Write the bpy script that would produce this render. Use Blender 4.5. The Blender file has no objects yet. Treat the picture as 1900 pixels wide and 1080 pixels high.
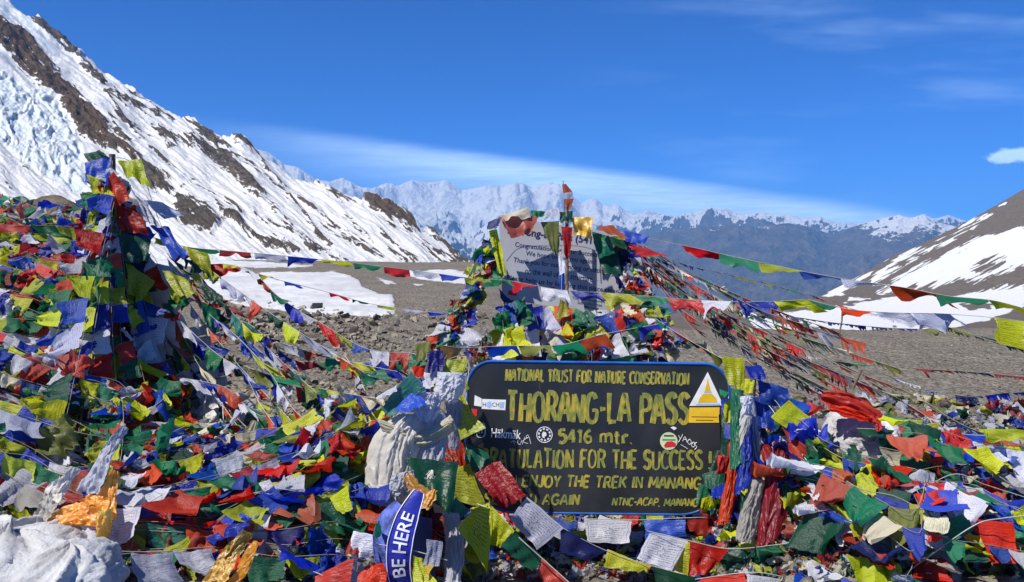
import bpy, bmesh, math, random
import numpy as np
from mathutils import Vector, Matrix

# ------------------------------------------------------------------ camera, sky, sun, exposure
S = bpy.context.scene
COL = S.collection
F, CX, HY, EYE = 1583.0, 950.0, 480.0, 1.7          # focal length, centre column, horizon row (photo pixels), eye height
cam_d = bpy.data.cameras.new('camera'); cam = bpy.data.objects.new('camera', cam_d); COL.objects.link(cam)
cam_d.sensor_width = 36; cam_d.lens = F * 36 / 1900; cam_d.shift_y = -(540 - HY) / 1900
cam_d.clip_start = 0.05; cam_d.clip_end = 120000
cam.location = (0, 0, EYE); cam.rotation_euler = (math.pi / 2, 0, 0); S.camera = cam

SUN = Vector((-0.46, -0.40, 0.79)).normalized()
w = bpy.data.worlds.new('World'); S.world = w; w.use_nodes = True
nt = w.node_tree; N = nt.nodes; L = nt.links; N.clear()
def wn(t, **k):
    n = N.new(t)
    for a, b in k.items(): setattr(n, a, b)
    return n
def wm(op, a, b=None, c=None, clamp=False):
    n = N.new('ShaderNodeMath'); n.operation = op; n.use_clamp = clamp
    for i, v in enumerate((a, b, c)):
        if v is None: continue
        if isinstance(v, (int, float)): n.inputs[i].default_value = v
        else: L.new(v, n.inputs[i])
    return n.outputs[0]
sky = wn('ShaderNodeTexSky', sky_type='NISHITA', sun_disc=False)
sky.sun_elevation = math.asin(SUN.z); sky.sun_rotation = math.atan2(SUN.x, SUN.y)
sky.altitude = 5400; sky.air_density = 1.0; sky.dust_density = 0.3; sky.ozone_density = 3.0
tc = wn('ShaderNodeTexCoord'); sep = wn('ShaderNodeSeparateXYZ'); L.new(tc.outputs['Generated'], sep.inputs[0])
yy = wm('MAXIMUM', sep.outputs[1], 0.05)
A_ = wm('DIVIDE', sep.outputs[0], yy); B_ = wm('DIVIDE', sep.outputs[2], yy)
cmb = wn('ShaderNodeCombineXYZ'); L.new(A_, cmb.inputs[0]); L.new(B_, cmb.inputs[1])
def smooth(v, lo, hi):
    n = N.new('ShaderNodeMapRange'); n.interpolation_type = 'SMOOTHSTEP'
    L.new(v, n.inputs[0]); n.inputs[1].default_value = lo; n.inputs[2].default_value = hi
    return n.outputs[0]
def noise_w(scale, sx=1, sy=1, rot=0, detail=5):
    mp = wn('ShaderNodeMapping'); mp.inputs['Scale'].default_value = (sx, sy, 1); mp.inputs['Rotation'].default_value = (0, 0, rot)
    L.new(cmb.outputs[0], mp.inputs[0]); n = wn('ShaderNodeTexNoise'); n.inputs['Scale'].default_value = scale
    n.inputs['Detail'].default_value = detail; n.inputs['Roughness'].default_value = .55; L.new(mp.outputs[0], n.inputs[0]); return n.outputs[0]
# cirrus veil: a sloping band, thick in the middle, soft above and below
nz = noise_w(3.0, 1, 7, .15)
nz2 = noise_w(9.0, 1, 9, .15)
slope = wm('ADD', B_, wm('MULTIPLY', A_, 0.1366))
slope = wm('ADD', slope, wm('MULTIPLY', wm('SUBTRACT', nz, .5), 0.016))
up = wm('SUBTRACT', 1.0, smooth(slope, 0.104, 0.125))
lo = smooth(wm('ADD', B_, wm('MULTIPLY', A_, 0.165)), 0.035, 0.098)
band = wm('MULTIPLY', up, lo)
band = wm('MULTIPLY', band, wm('SUBTRACT', 1.0, smooth(A_, .36, .56)))
band = wm('MULTIPLY', band, smooth(A_, -.44, .08))
band = wm('MULTIPLY', band, wm('MULTIPLY', wm('MULTIPLY_ADD', nz2, 1.0, .45), wm('MULTIPLY_ADD', noise_w(26.0, 1, 12, .15, 6), .7, .65)))
wisp = wm('MULTIPLY', wm('MULTIPLY', smooth(noise_w(2.2, 1, 6, .32), .48, .75), .22), smooth(A_, .0, .35))
def puff(px, py, rx, ry, seed):
    a = wm('DIVIDE', wm('SUBTRACT', A_, (px - CX) / F), rx / F); b = wm('DIVIDE', wm('SUBTRACT', B_, (HY - py) / F), ry / F)
    r = wm('ADD', wm('MULTIPLY', a, a), wm('MULTIPLY', b, b))
    r = wm('ADD', r, wm('MULTIPLY', wm('SUBTRACT', noise_w(1.1 * F / rx, 1, 1.6, seed, 8), .5), 4.5))
    return wm('SUBTRACT', 1.0, smooth(r, .3, 1.4))
cloud = wm('MAXIMUM', wm('MULTIPLY', band, .86), wisp)
cloud = wm('MAXIMUM', cloud, wm('MULTIPLY', puff(1885, 288, 50, 15, 3), .85))
cloud = wm('MAXIMUM', cloud, wm('MULTIPLY', puff(1167, 385, 13, 12, 9), .8))
mixw = wn('ShaderNodeMix', data_type='RGBA'); L.new(cloud, mixw.inputs[0])
sat = wn('ShaderNodeHueSaturation'); sat.inputs['Saturation'].default_value = 1.0; sat.inputs['Value'].default_value = 1.0
tint = wn('ShaderNodeMix', data_type='RGBA', blend_type='MULTIPLY'); tint.inputs[0].default_value = 1; tint.inputs[7].default_value = (.12, .61, 1.34, 1)
L.new(sky.outputs[0], tint.inputs[6]); L.new(tint.outputs[2], sat.inputs['Color'])
L.new(sat.outputs[0], mixw.inputs[6]); mixw.inputs[7].default_value = (9.5, 12.4, 15.5, 1)
bg = wn('ShaderNodeBackground'); bg.inputs[1].default_value = 0.08; L.new(mixw.outputs[2], bg.inputs[0])
wo = wn('ShaderNodeOutputWorld'); L.new(bg.outputs[0], wo.inputs[0])

sl = bpy.data.lights.new('sun', 'SUN'); sl.energy = 4.8; sl.angle = math.radians(.5); sl.color = (1, .94, .83)
so = bpy.data.objects.new('sun', sl); COL.objects.link(so); so.rotation_euler = SUN.to_track_quat('Z', 'Y').to_euler(); so.location = (0, 0, 50)
S.view_settings.view_transform = 'Standard'; S.view_settings.look = 'None'; S.view_settings.exposure = 0.55; S.view_settings.gamma = 1
S.view_settings.use_curve_mapping = False
S.cycles.volume_bounces = 1; S.cycles.max_bounces = 6; S.cycles.transparent_max_bounces = 8
S.cycles.use_denoising = True

random.seed(7); RNG = np.random.default_rng(11)
R = random

# ------------------------------------------------------------------ helpers
def P(px, py, d):
    """the point seen at photo pixel (px, py) at distance d ahead"""
    return Vector(((px - CX) / F * d, d, EYE - (py - HY) / F * d))

def tag(o, label=None, cat=None, group=None, kind=None):
    if label: o['label'] = label
    if cat: o['category'] = cat
    if group: o['group'] = group
    if kind: o['kind'] = kind
    return o
def empty(name, loc=(0, 0, 0)):
    o = bpy.data.objects.new(name, None); o.location = loc; o.empty_display_size = .05; COL.objects.link(o); return o
def link(name, me, parent=None, mat=None):
    o = bpy.data.objects.new(name, me); COL.objects.link(o)
    if parent: o.parent = parent
    if mat is not None and not me.materials: me.materials.append(mat)
    return o
def mesh_np(name, V, Fq, smooth_=True, uv=None, attrs=None, mats=None, midx=None):
    V = np.asarray(V, dtype=np.float32); Fq = np.asarray(Fq, dtype=np.int32)
    me = bpy.data.meshes.new(name); n = Fq.shape[1]
    me.vertices.add(len(V)); me.vertices.foreach_set('co', V.ravel())
    me.loops.add(Fq.size); me.loops.foreach_set('vertex_index', Fq.ravel())
    me.polygons.add(len(Fq)); me.polygons.foreach_set('loop_start', np.arange(0, Fq.size, n, dtype=np.int32))
    me.polygons.foreach_set('use_smooth', np.full(len(Fq), smooth_, dtype=bool))
    if midx is not None: me.polygons.foreach_set('material_index', np.asarray(midx, dtype=np.int32))
    if uv is not None:
        l = me.uv_layers.new(name='UVMap'); l.data.foreach_set('uv', np.asarray(uv, dtype=np.float32)[Fq.ravel()].ravel())
    for k, v in (attrs or {}).items():
        a = me.attributes.new(k, 'FLOAT', 'POINT'); a.data.foreach_set('value', np.asarray(v, dtype=np.float32).ravel())
    me.update(calc_edges=True)
    for m in (mats or []): me.materials.append(m)
    return me
def grid_faces(nr, nc):
    i = np.arange((nr - 1) * (nc - 1)); r = i // (nc - 1); c = i % (nc - 1); a = r * nc + c
    return np.stack([a, a + 1, a + nc + 1, a + nc], 1)

_perm = RNG.permutation(4096)
def pnoise(x, y, seed=0):
    x = np.asarray(x, float) + seed * 37.17; y = np.asarray(y, float) + seed * 91.73
    xi = np.floor(x).astype(int); yi = np.floor(y).astype(int); fx = x - xi; fy = y - yi
    def g(ix, iy, dx, dy):
        h = _perm[(_perm[ix & 4095] + iy) & 4095] * (2 * np.pi / 4096) * 7
        return np.cos(h) * dx + np.sin(h) * dy
    u = fx * fx * fx * (fx * (fx * 6 - 15) + 10); v = fy * fy * fy * (fy * (fy * 6 - 15) + 10)
    a = g(xi, yi, fx, fy); b = g(xi + 1, yi, fx - 1, fy); c = g(xi, yi + 1, fx, fy - 1); d = g(xi + 1, yi + 1, fx - 1, fy - 1)
    return (a + (b - a) * u + ((c + (d - c) * u) - (a + (b - a) * u)) * v) * 1.5
def fbm(x, y, o=5, seed=0, gain=.5):
    s = 0; a = 1; t = 0
    for i in range(o): s = s + a * pnoise(x, y, seed + i); t += a; a *= gain; x = x * 2.03; y = y * 2.03
    return s / t
def ridged(x, y, o=6, seed=0, gain=.55):
    s = 0; a = 1; t = 0; wgt = 1
    for i in range(o):
        n = 1 - np.abs(pnoise(x, y, seed + i)); n = n * n
        s = s + a * n * wgt; wgt = np.clip(n * 1.6, 0, 1); t += a; a *= gain; x = x * 2.1; y = y * 2.1
    return s / t
def sstep(x, a, b):
    t = np.clip((x - a) / (b - a), 0, 1); return t * t * (3 - 2 * t)
def poly_sd(px, py, poly):
    """signed distance in photo pixels to a polygon, positive inside"""
    p = np.array(poly, float); d2 = np.full(px.shape, 1e12); ins = np.zeros(px.shape, bool)
    for i in range(len(p)):
        x0, y0 = p[i]; x1, y1 = p[(i + 1) % len(p)]; ex, ey = x1 - x0, y1 - y0
        t = np.clip(((px - x0) * ex + (py - y0) * ey) / (ex * ex + ey * ey + 1e-9), 0, 1)
        d2 = np.minimum(d2, (px - x0 - t * ex) ** 2 + (py - y0 - t * ey) ** 2)
        c = (y0 > py) != (y1 > py)
        ins ^= c & (px < (x1 - x0) * (py - y0) / (y1 - y0 + 1e-12) + x0)
    d = np.sqrt(d2); return np.where(ins, d, -d)
def line_sd(px, py, pts, wd):
    p = np.array(pts, float); d2 = np.full(px.shape, 1e12)
    for i in range(len(p) - 1):
        x0, y0 = p[i]; x1, y1 = p[i + 1]; ex, ey = x1 - x0, y1 - y0
        t = np.clip(((px - x0) * ex + (py - y0) * ey) / (ex * ex + ey * ey), 0, 1)
        d2 = np.minimum(d2, (px - x0 - t * ex) ** 2 + (py - y0 - t * ey) ** 2)
    return wd / 2 - np.sqrt(d2)
def interp(x, pts):
    p = np.array(pts, float); return np.interp(x, p[:, 0], p[:, 1])

# ------------------------------------------------------------------ materials
class Mat:
    def __init__(s, name):
        s.m = bpy.data.materials.new(name); s.m.use_nodes = True; s.t = s.m.node_tree; s.N = s.t.nodes; s.L = s.t.links; s.N.clear()
        s.out = s.N.new('ShaderNodeOutputMaterial')
    def n(s, t, **k):
        n = s.N.new(t)
        for a, b in k.items():
            if a.startswith('i_'): n.inputs[a[2:].replace('_', ' ')].default_value = b
            else: setattr(n, a, b)
        return n
    def lk(s, a, b): s.L.new(a, b)
    def math(s, op, a, b=None, c=None, clamp=False):
        n = s.N.new('ShaderNodeMath'); n.operation = op; n.use_clamp = clamp
        for i, v in enumerate((a, b, c)):
            if v is None: continue
            if isinstance(v, (int, float)): n.inputs[i].default_value = v
            else: s.L.new(v, n.inputs[i])
        return n.outputs[0]
    def mix(s, f, a, b, mode='MIX'):
        n = s.N.new('ShaderNodeMix'); n.data_type = 'RGBA'; n.blend_type = mode
        for i, v in ((0, f), (6, a), (7, b)):
            if isinstance(v, (int, float)): n.inputs[i].default_value = v
            elif isinstance(v, tuple): n.inputs[i].default_value = (*v[:3], 1)
            else: s.L.new(v, n.inputs[i])
        return n.outputs[2]
    def noise(s, scale, detail=4, vec=None, rough=.55, stretch=None, rot=None):
        n = s.N.new('ShaderNodeTexNoise'); n.inputs['Scale'].default_value = scale; n.inputs['Detail'].default_value = detail; n.inputs['Roughness'].default_value = rough
        vec = vec or s.coord()
        if stretch:
            mp = s.N.new('ShaderNodeMapping'); mp.inputs['Scale'].default_value = stretch
            if rot: mp.inputs['Rotation'].default_value = rot
            s.L.new(vec, mp.inputs[0]); vec = mp.outputs[0]
        s.L.new(vec, n.inputs[0]); return n.outputs[0]
    def coord(s, w='Object'):
        if not hasattr(s, '_tc'): s._tc = s.N.new('ShaderNodeTexCoord')
        return s._tc.outputs[w]
    def ramp(s, v, lo, hi):
        n = s.N.new('ShaderNodeMapRange'); n.interpolation_type = 'SMOOTHSTEP'; s.L.new(v, n.inputs[0]); n.inputs[1].default_value = lo; n.inputs[2].default_value = hi; return n.outputs[0]
    def attr(s, name):
        n = s.N.new('ShaderNodeAttribute'); n.attribute_name = name; return n.outputs['Fac']
    def bump(s, h, strength, dist, nrm=None):
        n = s.N.new('ShaderNodeBump'); n.inputs['Strength'].default_value = strength; n.inputs['Distance'].default_value = dist
        s.L.new(h, n.inputs['Height'])
        if nrm is not None: s.L.new(nrm, n.inputs['Normal'])
        return n.outputs[0]
    def princ(s, col, rough=.8, spec=.3, nrm=None, **k):
        n = s.N.new('ShaderNodeBsdfPrincipled')
        if isinstance(col, tuple): n.inputs['Base Color'].default_value = (*col[:3], 1)
        else: s.L.new(col, n.inputs['Base Color'])
        if isinstance(rough, (int, float)): n.inputs['Roughness'].default_value = rough
        else: s.L.new(rough, n.inputs['Roughness'])
        n.inputs['Specular IOR Level'].default_value = spec
        if nrm is not None: s.L.new(nrm, n.inputs['Normal'])
        for a, b in k.items(): n.inputs[a.replace('_', ' ')].default_value = b
        s.L.new(n.outputs[0], s.out.inputs[0]); return n

def simple(name, col, rough=.7, var=.25, scale=8, spec=.3, bump=0, **k):
    m = Mat(name); nz = m.noise(scale, 5)
    c = m.mix(m.ramp(nz, .3, .7), tuple(x * (1 - var) for x in col), tuple(min(1, x * (1 + var)) for x in col))
    nr = m.bump(m.noise(scale * 3, 6), bump, .02) if bump else None
    m.princ(c, rough, spec, nr, **k); return m.m

SNOW = (.60, .61, .63)
def mat_ground():
    m = Mat('stony ground'); n1 = m.noise(.6, 6); n2 = m.noise(14, 6); 
    vo = m.n('ShaderNodeTexVoronoi', i_Scale=22.0); m.lk(m.coord(), vo.inputs[0])
    vo2 = m.n('ShaderNodeTexVoronoi', i_Scale=7.0); m.lk(m.coord(), vo2.inputs[0])
    c = m.mix(m.ramp(n1, .3, .7), (.140, .122, .098), (.215, .190, .152))
    s2 = m.n('ShaderNodeSeparateColor'); m.lk(vo.outputs['Color'], s2.inputs[0])
    c = m.mix(m.ramp(s2.outputs[0], .2, .95), m.mix(.4, c, (.07, .062, .053)), m.mix(.35, c, (.36, .33, .28)))
    c = m.mix(m.ramp(n2, .35, .6), m.mix(.3, c, (.10, .09, .075)), c)
    sn = m.attr('snow'); sm = m.ramp(m.math('ADD', sn, m.math('MULTIPLY', m.math('SUBTRACT', m.noise(1.2, 8, rough=.7), .5), .5)), .44, .56)
    c = m.mix(sm, c, m.mix(m.ramp(m.noise(.35, 6, rough=.7), .35, .65), (.43, .44, .46), (.58, .59, .61)))
    h = m.math('ADD', m.math('MULTIPLY', vo.outputs['Distance'], -.6), m.math('ADD', m.math('MULTIPLY', vo2.outputs['Distance'], -1.2), n2))
    b1 = m.bump(h, .9, .05)
    b2 = m.bump(m.noise(2.2, 6), .35, .15)
    mx = m.n('ShaderNodeMix', data_type='VECTOR'); m.lk(sm, mx.inputs[0]); m.lk(b1, mx.inputs[4]); m.lk(b2, mx.inputs[5])
    m.princ(c, .9, .15, mx.outputs[1]); return m.m
def mat_slope(name, rocks, nscale, bump_d, icecol=(.52, .61, .68), edge=.22, stre=None):
    m = Mat(name)
    n1 = m.noise(nscale, 8, rough=.65); n2 = m.noise(nscale * 5, 6, rough=.7)
    rk = m.math('ADD', m.attr('rock'), m.math('MULTIPLY', m.math('SUBTRACT', n1, .5), edge * 2)); rk = m.math('ADD', rk, m.math('MULTIPLY', m.math('SUBTRACT', n2, .5), edge))
    mask = m.ramp(rk, .45, .55)
    c = m.mix(m.ramp(n1, .3, .7), rocks[0], rocks[1]); c = m.mix(m.ramp(n2, .4, .65), m.mix(.45, c, (.03, .027, .025)), c)
    c = m.mix(m.attr('warm'), c, m.mix(m.ramp(n2, .3, .7), (.030, .022, .018), (.125, .085, .062)))
    sn = m.mix(m.attr('ice'), SNOW, icecol)  # on the left mountain this tint also carries painted haze
    c = m.mix(mask, sn, c)
    m.princ(c, .9, .12, m.bump(m.math('ADD', n1, m.math('MULTIPLY', n2, .5)), .8, bump_d)); return m.m

FLAGCOL = {
 'blue': (.012, .075, .50), 'white': (.74, .76, .86), 'red': (.66, .018, .014), 'green': (.012, .20, .085), 'yellow': (.62, .65, .016),
 'navy': (.012, .025, .15), 'orange': (.92, .36, .012), 'cream': (.80, .74, .55), 'darkred': (.35, .01, .02), 'darkgreen': (.008, .085, .045),
 'pink': (.48, .10, .085), 'teal': (.03, .26, .20), 'gold': (.85, .52, .02), 'grey': (.36, .34, .31), 'olive': (.24, .26, .05), 'sky': (.03, .22, .62), 'silk': (.84, .81, .74), 'lavender': (.55, .58, .74), 'brick': (.58, .07, .03)}
CLOTH = {}
def mat_cloth(cn, prt=0.0):
    key = (cn, prt)
    if key in CLOTH: return CLOTH[key]
    col = FLAGCOL[cn]; m = Mat(cn + ' cloth' + (' printed' if prt else ''))
    oi = m.n('ShaderNodeObjectInfo'); hs = m.n('ShaderNodeHueSaturation')
    hs.inputs['Color'].default_value = (*col, 1)
    m.lk(m.math('MULTIPLY_ADD', oi.outputs['Random'], .022, .494), hs.inputs['Hue'])
    m.lk(m.math('MULTIPLY_ADD', m.math('FRACT', m.math('MULTIPLY', oi.outputs['Random'], 17.3)), .12, .93), hs.inputs['Saturation'])
    m.lk(m.math('MULTIPLY_ADD', m.math('FRACT', m.math('MULTIPLY', oi.outputs['Random'], 7.7)), .55, .58), hs.inputs['Value'])
    c = hs.outputs[0]
    c = m.mix(m.math('MULTIPLY', m.ramp(m.noise(9, 5), .5, .8), .10), c, (.20, .18, .16))
    if prt:
        uv = m.coord('UV'); sx = m.n('ShaderNodeSeparateXYZ'); m.lk(uv, sx.inputs[0]); U, V = sx.outputs[0], sx.outputs[1]
        rows = m.math('SINE', m.math('MULTIPLY', V, 2 * math.pi * 13)); rm = m.ramp(rows, -.15, .35)
        gl = m.noise(1, 3, vec=uv, stretch=(55, 26, 1)); gm = m.ramp(gl, .44, .53)
        ink = m.math('MULTIPLY', rm, gm)
        du = m.math('ABSOLUTE', m.math('SUBTRACT', U, .5)); dv = m.math('ABSOLUTE', m.math('SUBTRACT', V, .5)); mxd = m.math('MAXIMUM', du, dv)
        box = m.math('SUBTRACT', 1.0, m.ramp(mxd, .385, .40))
        ci = m.math('MULTIPLY', m.math('LESS_THAN', du, .11), m.math('LESS_THAN', dv, .15))
        fig = m.ramp(m.noise(1, 4, vec=uv, stretch=(22, 18, 1)), .50, .56)
        ink = m.mix(ci, ink, fig)
        fr = m.math('MULTIPLY', m.math('GREATER_THAN', mxd, .425), m.math('LESS_THAN', mxd, .437))
        ink = m.math('MAXIMUM', m.math('MULTIPLY', ink, box), fr)
        ink = m.math('MULTIPLY', ink, m.math('MULTIPLY', m.ramp(m.noise(5, 3), .25, .5), prt))
        c = m.mix(ink, c, tuple(x * .16 + .01 for x in col))
    uvw = m.noise(1, 3, vec=m.coord('UV'), stretch=(5, 9, 1))
    nr = m.bump(m.math('ADD', uvw, m.math('MULTIPLY', m.noise(40, 3), .4)), .6, .012)
    d = m.n('ShaderNodeBsdfDiffuse', i_Roughness=.5); t = m.n('ShaderNodeBsdfTranslucent'); g = m.n('ShaderNodeBsdfGlossy', i_Roughness=.42)
    for b in (d, t): m.lk(c, b.inputs['Color'])
    for b in (d, t, g): m.lk(nr, b.inputs['Normal'])
    mx = m.n('ShaderNodeMixShader', i_Fac=.40); m.lk(d.outputs[0], mx.inputs[1]); m.lk(t.outputs[0], mx.inputs[2])
    m2 = m.n('ShaderNodeMixShader', i_Fac=.035 if cn not in ('orange', 'gold', 'sky') else .12); m.lk(mx.outputs[0], m2.inputs[1]); m.lk(g.outputs[0], m2.inputs[2])
    m.lk(m2.outputs[0], m.out.inputs[0]); CLOTH[key] = m.m; return m.m
M_CORD = simple('cord', (.24, .23, .20), .8)
M_STONE = simple('weathered stone', (.20, .18, .155), .9, .45, 5, .2, .5)
M_WOOD = simple('old wood', (.16, .12, .085), .85, .4, 14, .2, .4)

# ------------------------------------------------------------------ terrain: near ground and the flag heaps' rubble
HPX = np.array([-1500, -200, 0, 150, 300, 400, 500, 650, 800, 900, 1000, 1250, 1380, 1500, 1700, 1900, 2100, 3400], float)
HD = np.array([.1, 1.5, 2.2, 2.8, 3.4, 4.0, 4.6, 5.5, 6.5, 8, 10, 12.5])
HZ = np.array([
 [.3] * 2 + [.3] * 7 + [.05] * 4 + [.1] * 5,
 [.4, .4, .4, .4, .4, .38, .36, .34, .2, .05, .05, .05, .1, .2, .25, .25, .25, .2],
 [.7, .62, .60, .57, .54, .50, .48, .46, .3, .08, .05, .05, .2, .30, .35, .35, .35, .2],
 [.8, .75, .70, .66, .62, .58, .56, .50, .28, .12, .05, .05, .3, .42, .47, .46, .45, .2],
 [1., .95, .90, .82, .74, .68, .66, .60, .28, .12, .05, .05, .4, .57, .60, .56, .55, .3],
 [1.2, 1.15, 1.10, 1.0, .86, .74, .74, .80, .35, .15, .08, .08, .5, .72, .68, .60, .55, .3],
 [1.4, 1.35, 1.30, 1.22, .95, .60, .55, .58, .45, .2, .1, .1, .4, .78, .74, .62, .55, .3],
 [1.6, 1.65, 1.60, 1.50, 1.0, .35, .25, .2, .2, .1, .1, .1, .2, .5, .58, .5, .4, .2],
 [1.8, 2.0, 1.92, 1.78, .9, .2, 0, 0, 0, 0, 0, 0, 0, .1, .2, .2, .1, .1],
 [1.9, 2.28, 2.2, 2.1, .6, .05, 0, 0, 0, 0, 0, 0, 0, 0, 0, 0, 0, 0],
 [1.6, 1.8, 1.75, 1.5, .4, 0, 0, 0, 0, 0, 0, 0, 0, 0, 0, 0, 0, 0],
 [0.] * 18])
GPX = np.array([-1500, 0, 400, 700, 900, 1100, 1250, 1500, 1900, 3400], float)
GD = np.array([12.5, 18, 22, 30, 50, 80, 115, 140])
GZ = np.array([
 [0, 0, 0, 0, 0, 0, 0, 0, 0, 0],
 [0, 0, 0.0, 0, 0, 0, 0, 0, 0, 0],
 [.2, .1, .12, .06, .02, 0, -.12, -.15, -.1, -.1],
 [.6, .5, .5, .30, .25, .0, -1.6, -1.7, -1.6, -1],
 [1.0, 1.0, .95, .85, .7, .2, -4.5, -5, -5, -5],
 [1.5, 1.4, 1.25, 1.10, 1.05, .3, -8, -8.2, -8.2, -8],
 [1.9, 1.7, 1.5, 1.35, 1.25, -1, -12, -12, -12, -12],
 [-2, -2, -2, -2, -2, -8, -20, -20, -20, -20]])
def bil(px, d, PX, D, Z):
    i = np.clip(np.searchsorted(PX, px) - 1, 0, len(PX) - 2); j = np.clip(np.searchsorted(D, d) - 1, 0, len(D) - 2)
    u = np.clip((px - PX[i]) / (PX[i + 1] - PX[i]), 0, 1); v = np.clip((d - D[j]) / (D[j + 1] - D[j]), 0, 1)
    u = .35 * u + .65 * u * u * (3 - 2 * u); v = .5 * v + .5 * v * v * (3 - 2 * v)
    return (Z[j, i] * (1 - u) + Z[j, i + 1] * u) * (1 - v) + (Z[j + 1, i] * (1 - u) + Z[j + 1, i + 1] * u) * v
def G(x, y, rough=True):
    x = np.asarray(x, float); y = np.maximum(np.asarray(y, float), .1); px = CX + x / y * F
    z = np.where(y < 12.5, bil(px, np.minimum(y, 12.49), HPX, HD, HZ), bil(px, y, GPX, GD, GZ))
    z = np.maximum(z, 1.0 * np.exp(-(((x - .40) / 1.15) ** 4 + ((y - 7.9) / .75) ** 4)) * (y < 12) - 99 * (y >= 12))   # cairn under the white sign
    z = z + .05 * fbm(x * .9, y * .9, 3, 5) * np.clip(y / 6, 0, 1.5) + np.clip((y - 22) / 40, 0, 1) * (.35 * fbm(x * .08, y * .08, 4, 9))
    z = z + .10 * fbm(x * 2.1, y * 2.1, 3, 15) * np.clip((z - .25) * 2, 0, 1) * (y < 10)
    if rough: z = z + .035 * fbm(x * 5, y * 5, 3, 2) + .02 * np.abs(pnoise(x * 9, y * 9, 3))
    return z
def Gz(x, y): return float(G(np.array([x]), np.array([y]), False)[0])
def ray_ground(px, py, d0=2.0, d1=120.0):
    ds = np.geomspace(d0, d1, 400); x = (px - CX) / F * ds; z = EYE - (py - HY) / F * ds
    g = G(x, ds, False); k = np.nonzero(z <= g)[0]
    return float(ds[k[0]]) if len(k) else None

def sheet(name, PXs, Ds, z, attrs, mat, kind='structure'):
    X = (PXs[None, :] - CX) / F * Ds[:, None] if Ds.ndim == 1 else (PXs[None, :] - CX) / F * Ds
    Yv = np.repeat(Ds[:, None], len(PXs), 1) if Ds.ndim == 1 else Ds
    V = np.stack([X, Yv, z], -1).reshape(-1, 3)
    me = mesh_np(name, V, grid_faces(*z.shape), True, None, attrs, [mat])
    o = link(name, me); o['kind'] = kind; return o

pxs = np.concatenate([np.linspace(-1500, -120, 40), np.arange(-100, 2001, 5), np.linspace(2020, 3400, 40)])
ds = np.concatenate([np.linspace(.15, 1.7, 12), np.geomspace(1.8, 140, 420)])
PXg, Dg = np.meshgrid(pxs, ds); Xg = (PXg - CX) / F * Dg; Zg = G(Xg, Dg); PYg = HY - (Zg - EYE) / Dg * F
snow_polys = [
 [(380, 500), (430, 499), (470, 507), (520, 504), (570, 506), (620, 503), (650, 512), (665, 520), (672, 532), (700, 545), (728, 546), (733, 582), (690, 588), (640, 585), (560, 583), (500, 573), (440, 566), (380, 540)],
 [(735, 500), (780, 503), (830, 500), (885, 508), (890, 520), (860, 527), (790, 520), (750, 510)],
 [(700, 516), (720, 520), (738, 528), (715, 526)], [(765, 526), (785, 528), (775, 531)],
 [(100, 478), (300, 478), (420, 482), (500, 487), (580, 492), (560, 496), (470, 497), (420, 494), (200, 496)]]
sn = np.full(PXg.shape, -50.)
for p in snow_polys: sn = np.maximum(sn, poly_sd(PXg, PYg + 0 * PXg, p))
sn = np.where(Dg < 22, -50, sn)
sn = np.maximum(sn, np.where((Dg > 4.2) & (Dg < 9), poly_sd(PXg, PYg, [(375, 715), (440, 735), (480, 770), (450, 800), (390, 790)]), -50))
sn = np.maximum(sn, np.where((Dg > 3.0) & (Dg < 6.0), 1.3 * poly_sd(PXg, PYg, [(1530, 755), (1620, 770), (1700, 830), (1850, 850), (1910, 850), (1910, 900), (1850, 920), (1700, 915), (1600, 900), (1540, 840)]), -50))
snw = np.clip(.5 + sn / 14 + .25 * fbm(PXg / 20, PYg / 5, 4, 21), 0, 1)
Zg = Zg + .05 * sstep(snw, .45, .8) * np.clip(Dg / 20, .3, 1)
sheet('ground', pxs, ds, Zg, {'snow': snw}, mat_ground())

# ------------------------------------------------------------------ right mountain with its snow basin
def cols(points, px): return interp(px, points)
ridge_r = [(1150, 600), (1300, 573), (1390, 562), (1450, 557), (1510, 553), (1530, 545), (1560, 530), (1600, 508), (1640, 485), (1665, 470), (1700, 459), (1740, 438), (1800, 408), (1850, 380), (1900, 351), (2100, 235), (2600, 60)]
foot_r = [(1150, 604), (1450, 566), (1540, 558), (1700, 540), (1900, 512), (2100, 490), (2600, 470)]
px_r = np.arange(1150, 2604, 2.2); rows = []
ctl_d = [60, 100, 200, 400, 600]; ctl_py = [668, 628, 612, 588, 572]
nv = 330; tt = np.linspace(0, 1, nv)
PYr = np.zeros((nv, len(px_r))); Dr = np.zeros_like(PYr)
fr_, rr_ = cols(foot_r, px_r), cols(ridge_r, px_r); dr_ = interp(px_r, [(1150, 800), (1540, 900), (1700, 1100), (1900, 1350), (2600, 2000)])
for i, t in enumerate(tt):
    if t < .35:
        s = t / .35; base = np.interp(s, np.linspace(0, 1, 5), ctl_py); dd = np.interp(s, np.linspace(0, 1, 5), ctl_d)
        k = s ** 3; PYr[i] = base * (1 - k) + fr_ * k; Dr[i] = dd * (1 - k) + 700 * k
    else:
        s = (t - .35) / .65; PYr[i] = fr_ + (rr_ - fr_) * s; Dr[i] = 700 + (dr_ - 700) * s
PXr = np.repeat(px_r[None], nv, 0)
ang = math.radians(-27); ua = (PXr * math.cos(ang) + PYr * math.sin(ang)); va = (-PXr * math.sin(ang) + PYr * math.cos(ang))
strk = fbm(ua / 90, va / 7, 5, 40, .6); strk2 = fbm(ua / 40, va / 4, 4, 47, .6)
Z = EYE - (PYr - HY) / F * Dr + strk * 2.2 * Dr / F * np.clip(tt[:, None] * 3, 0, 1)
def c3(pts): return [(1300 + x / 3, 300 + y / 3) for x, y in pts]
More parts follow.
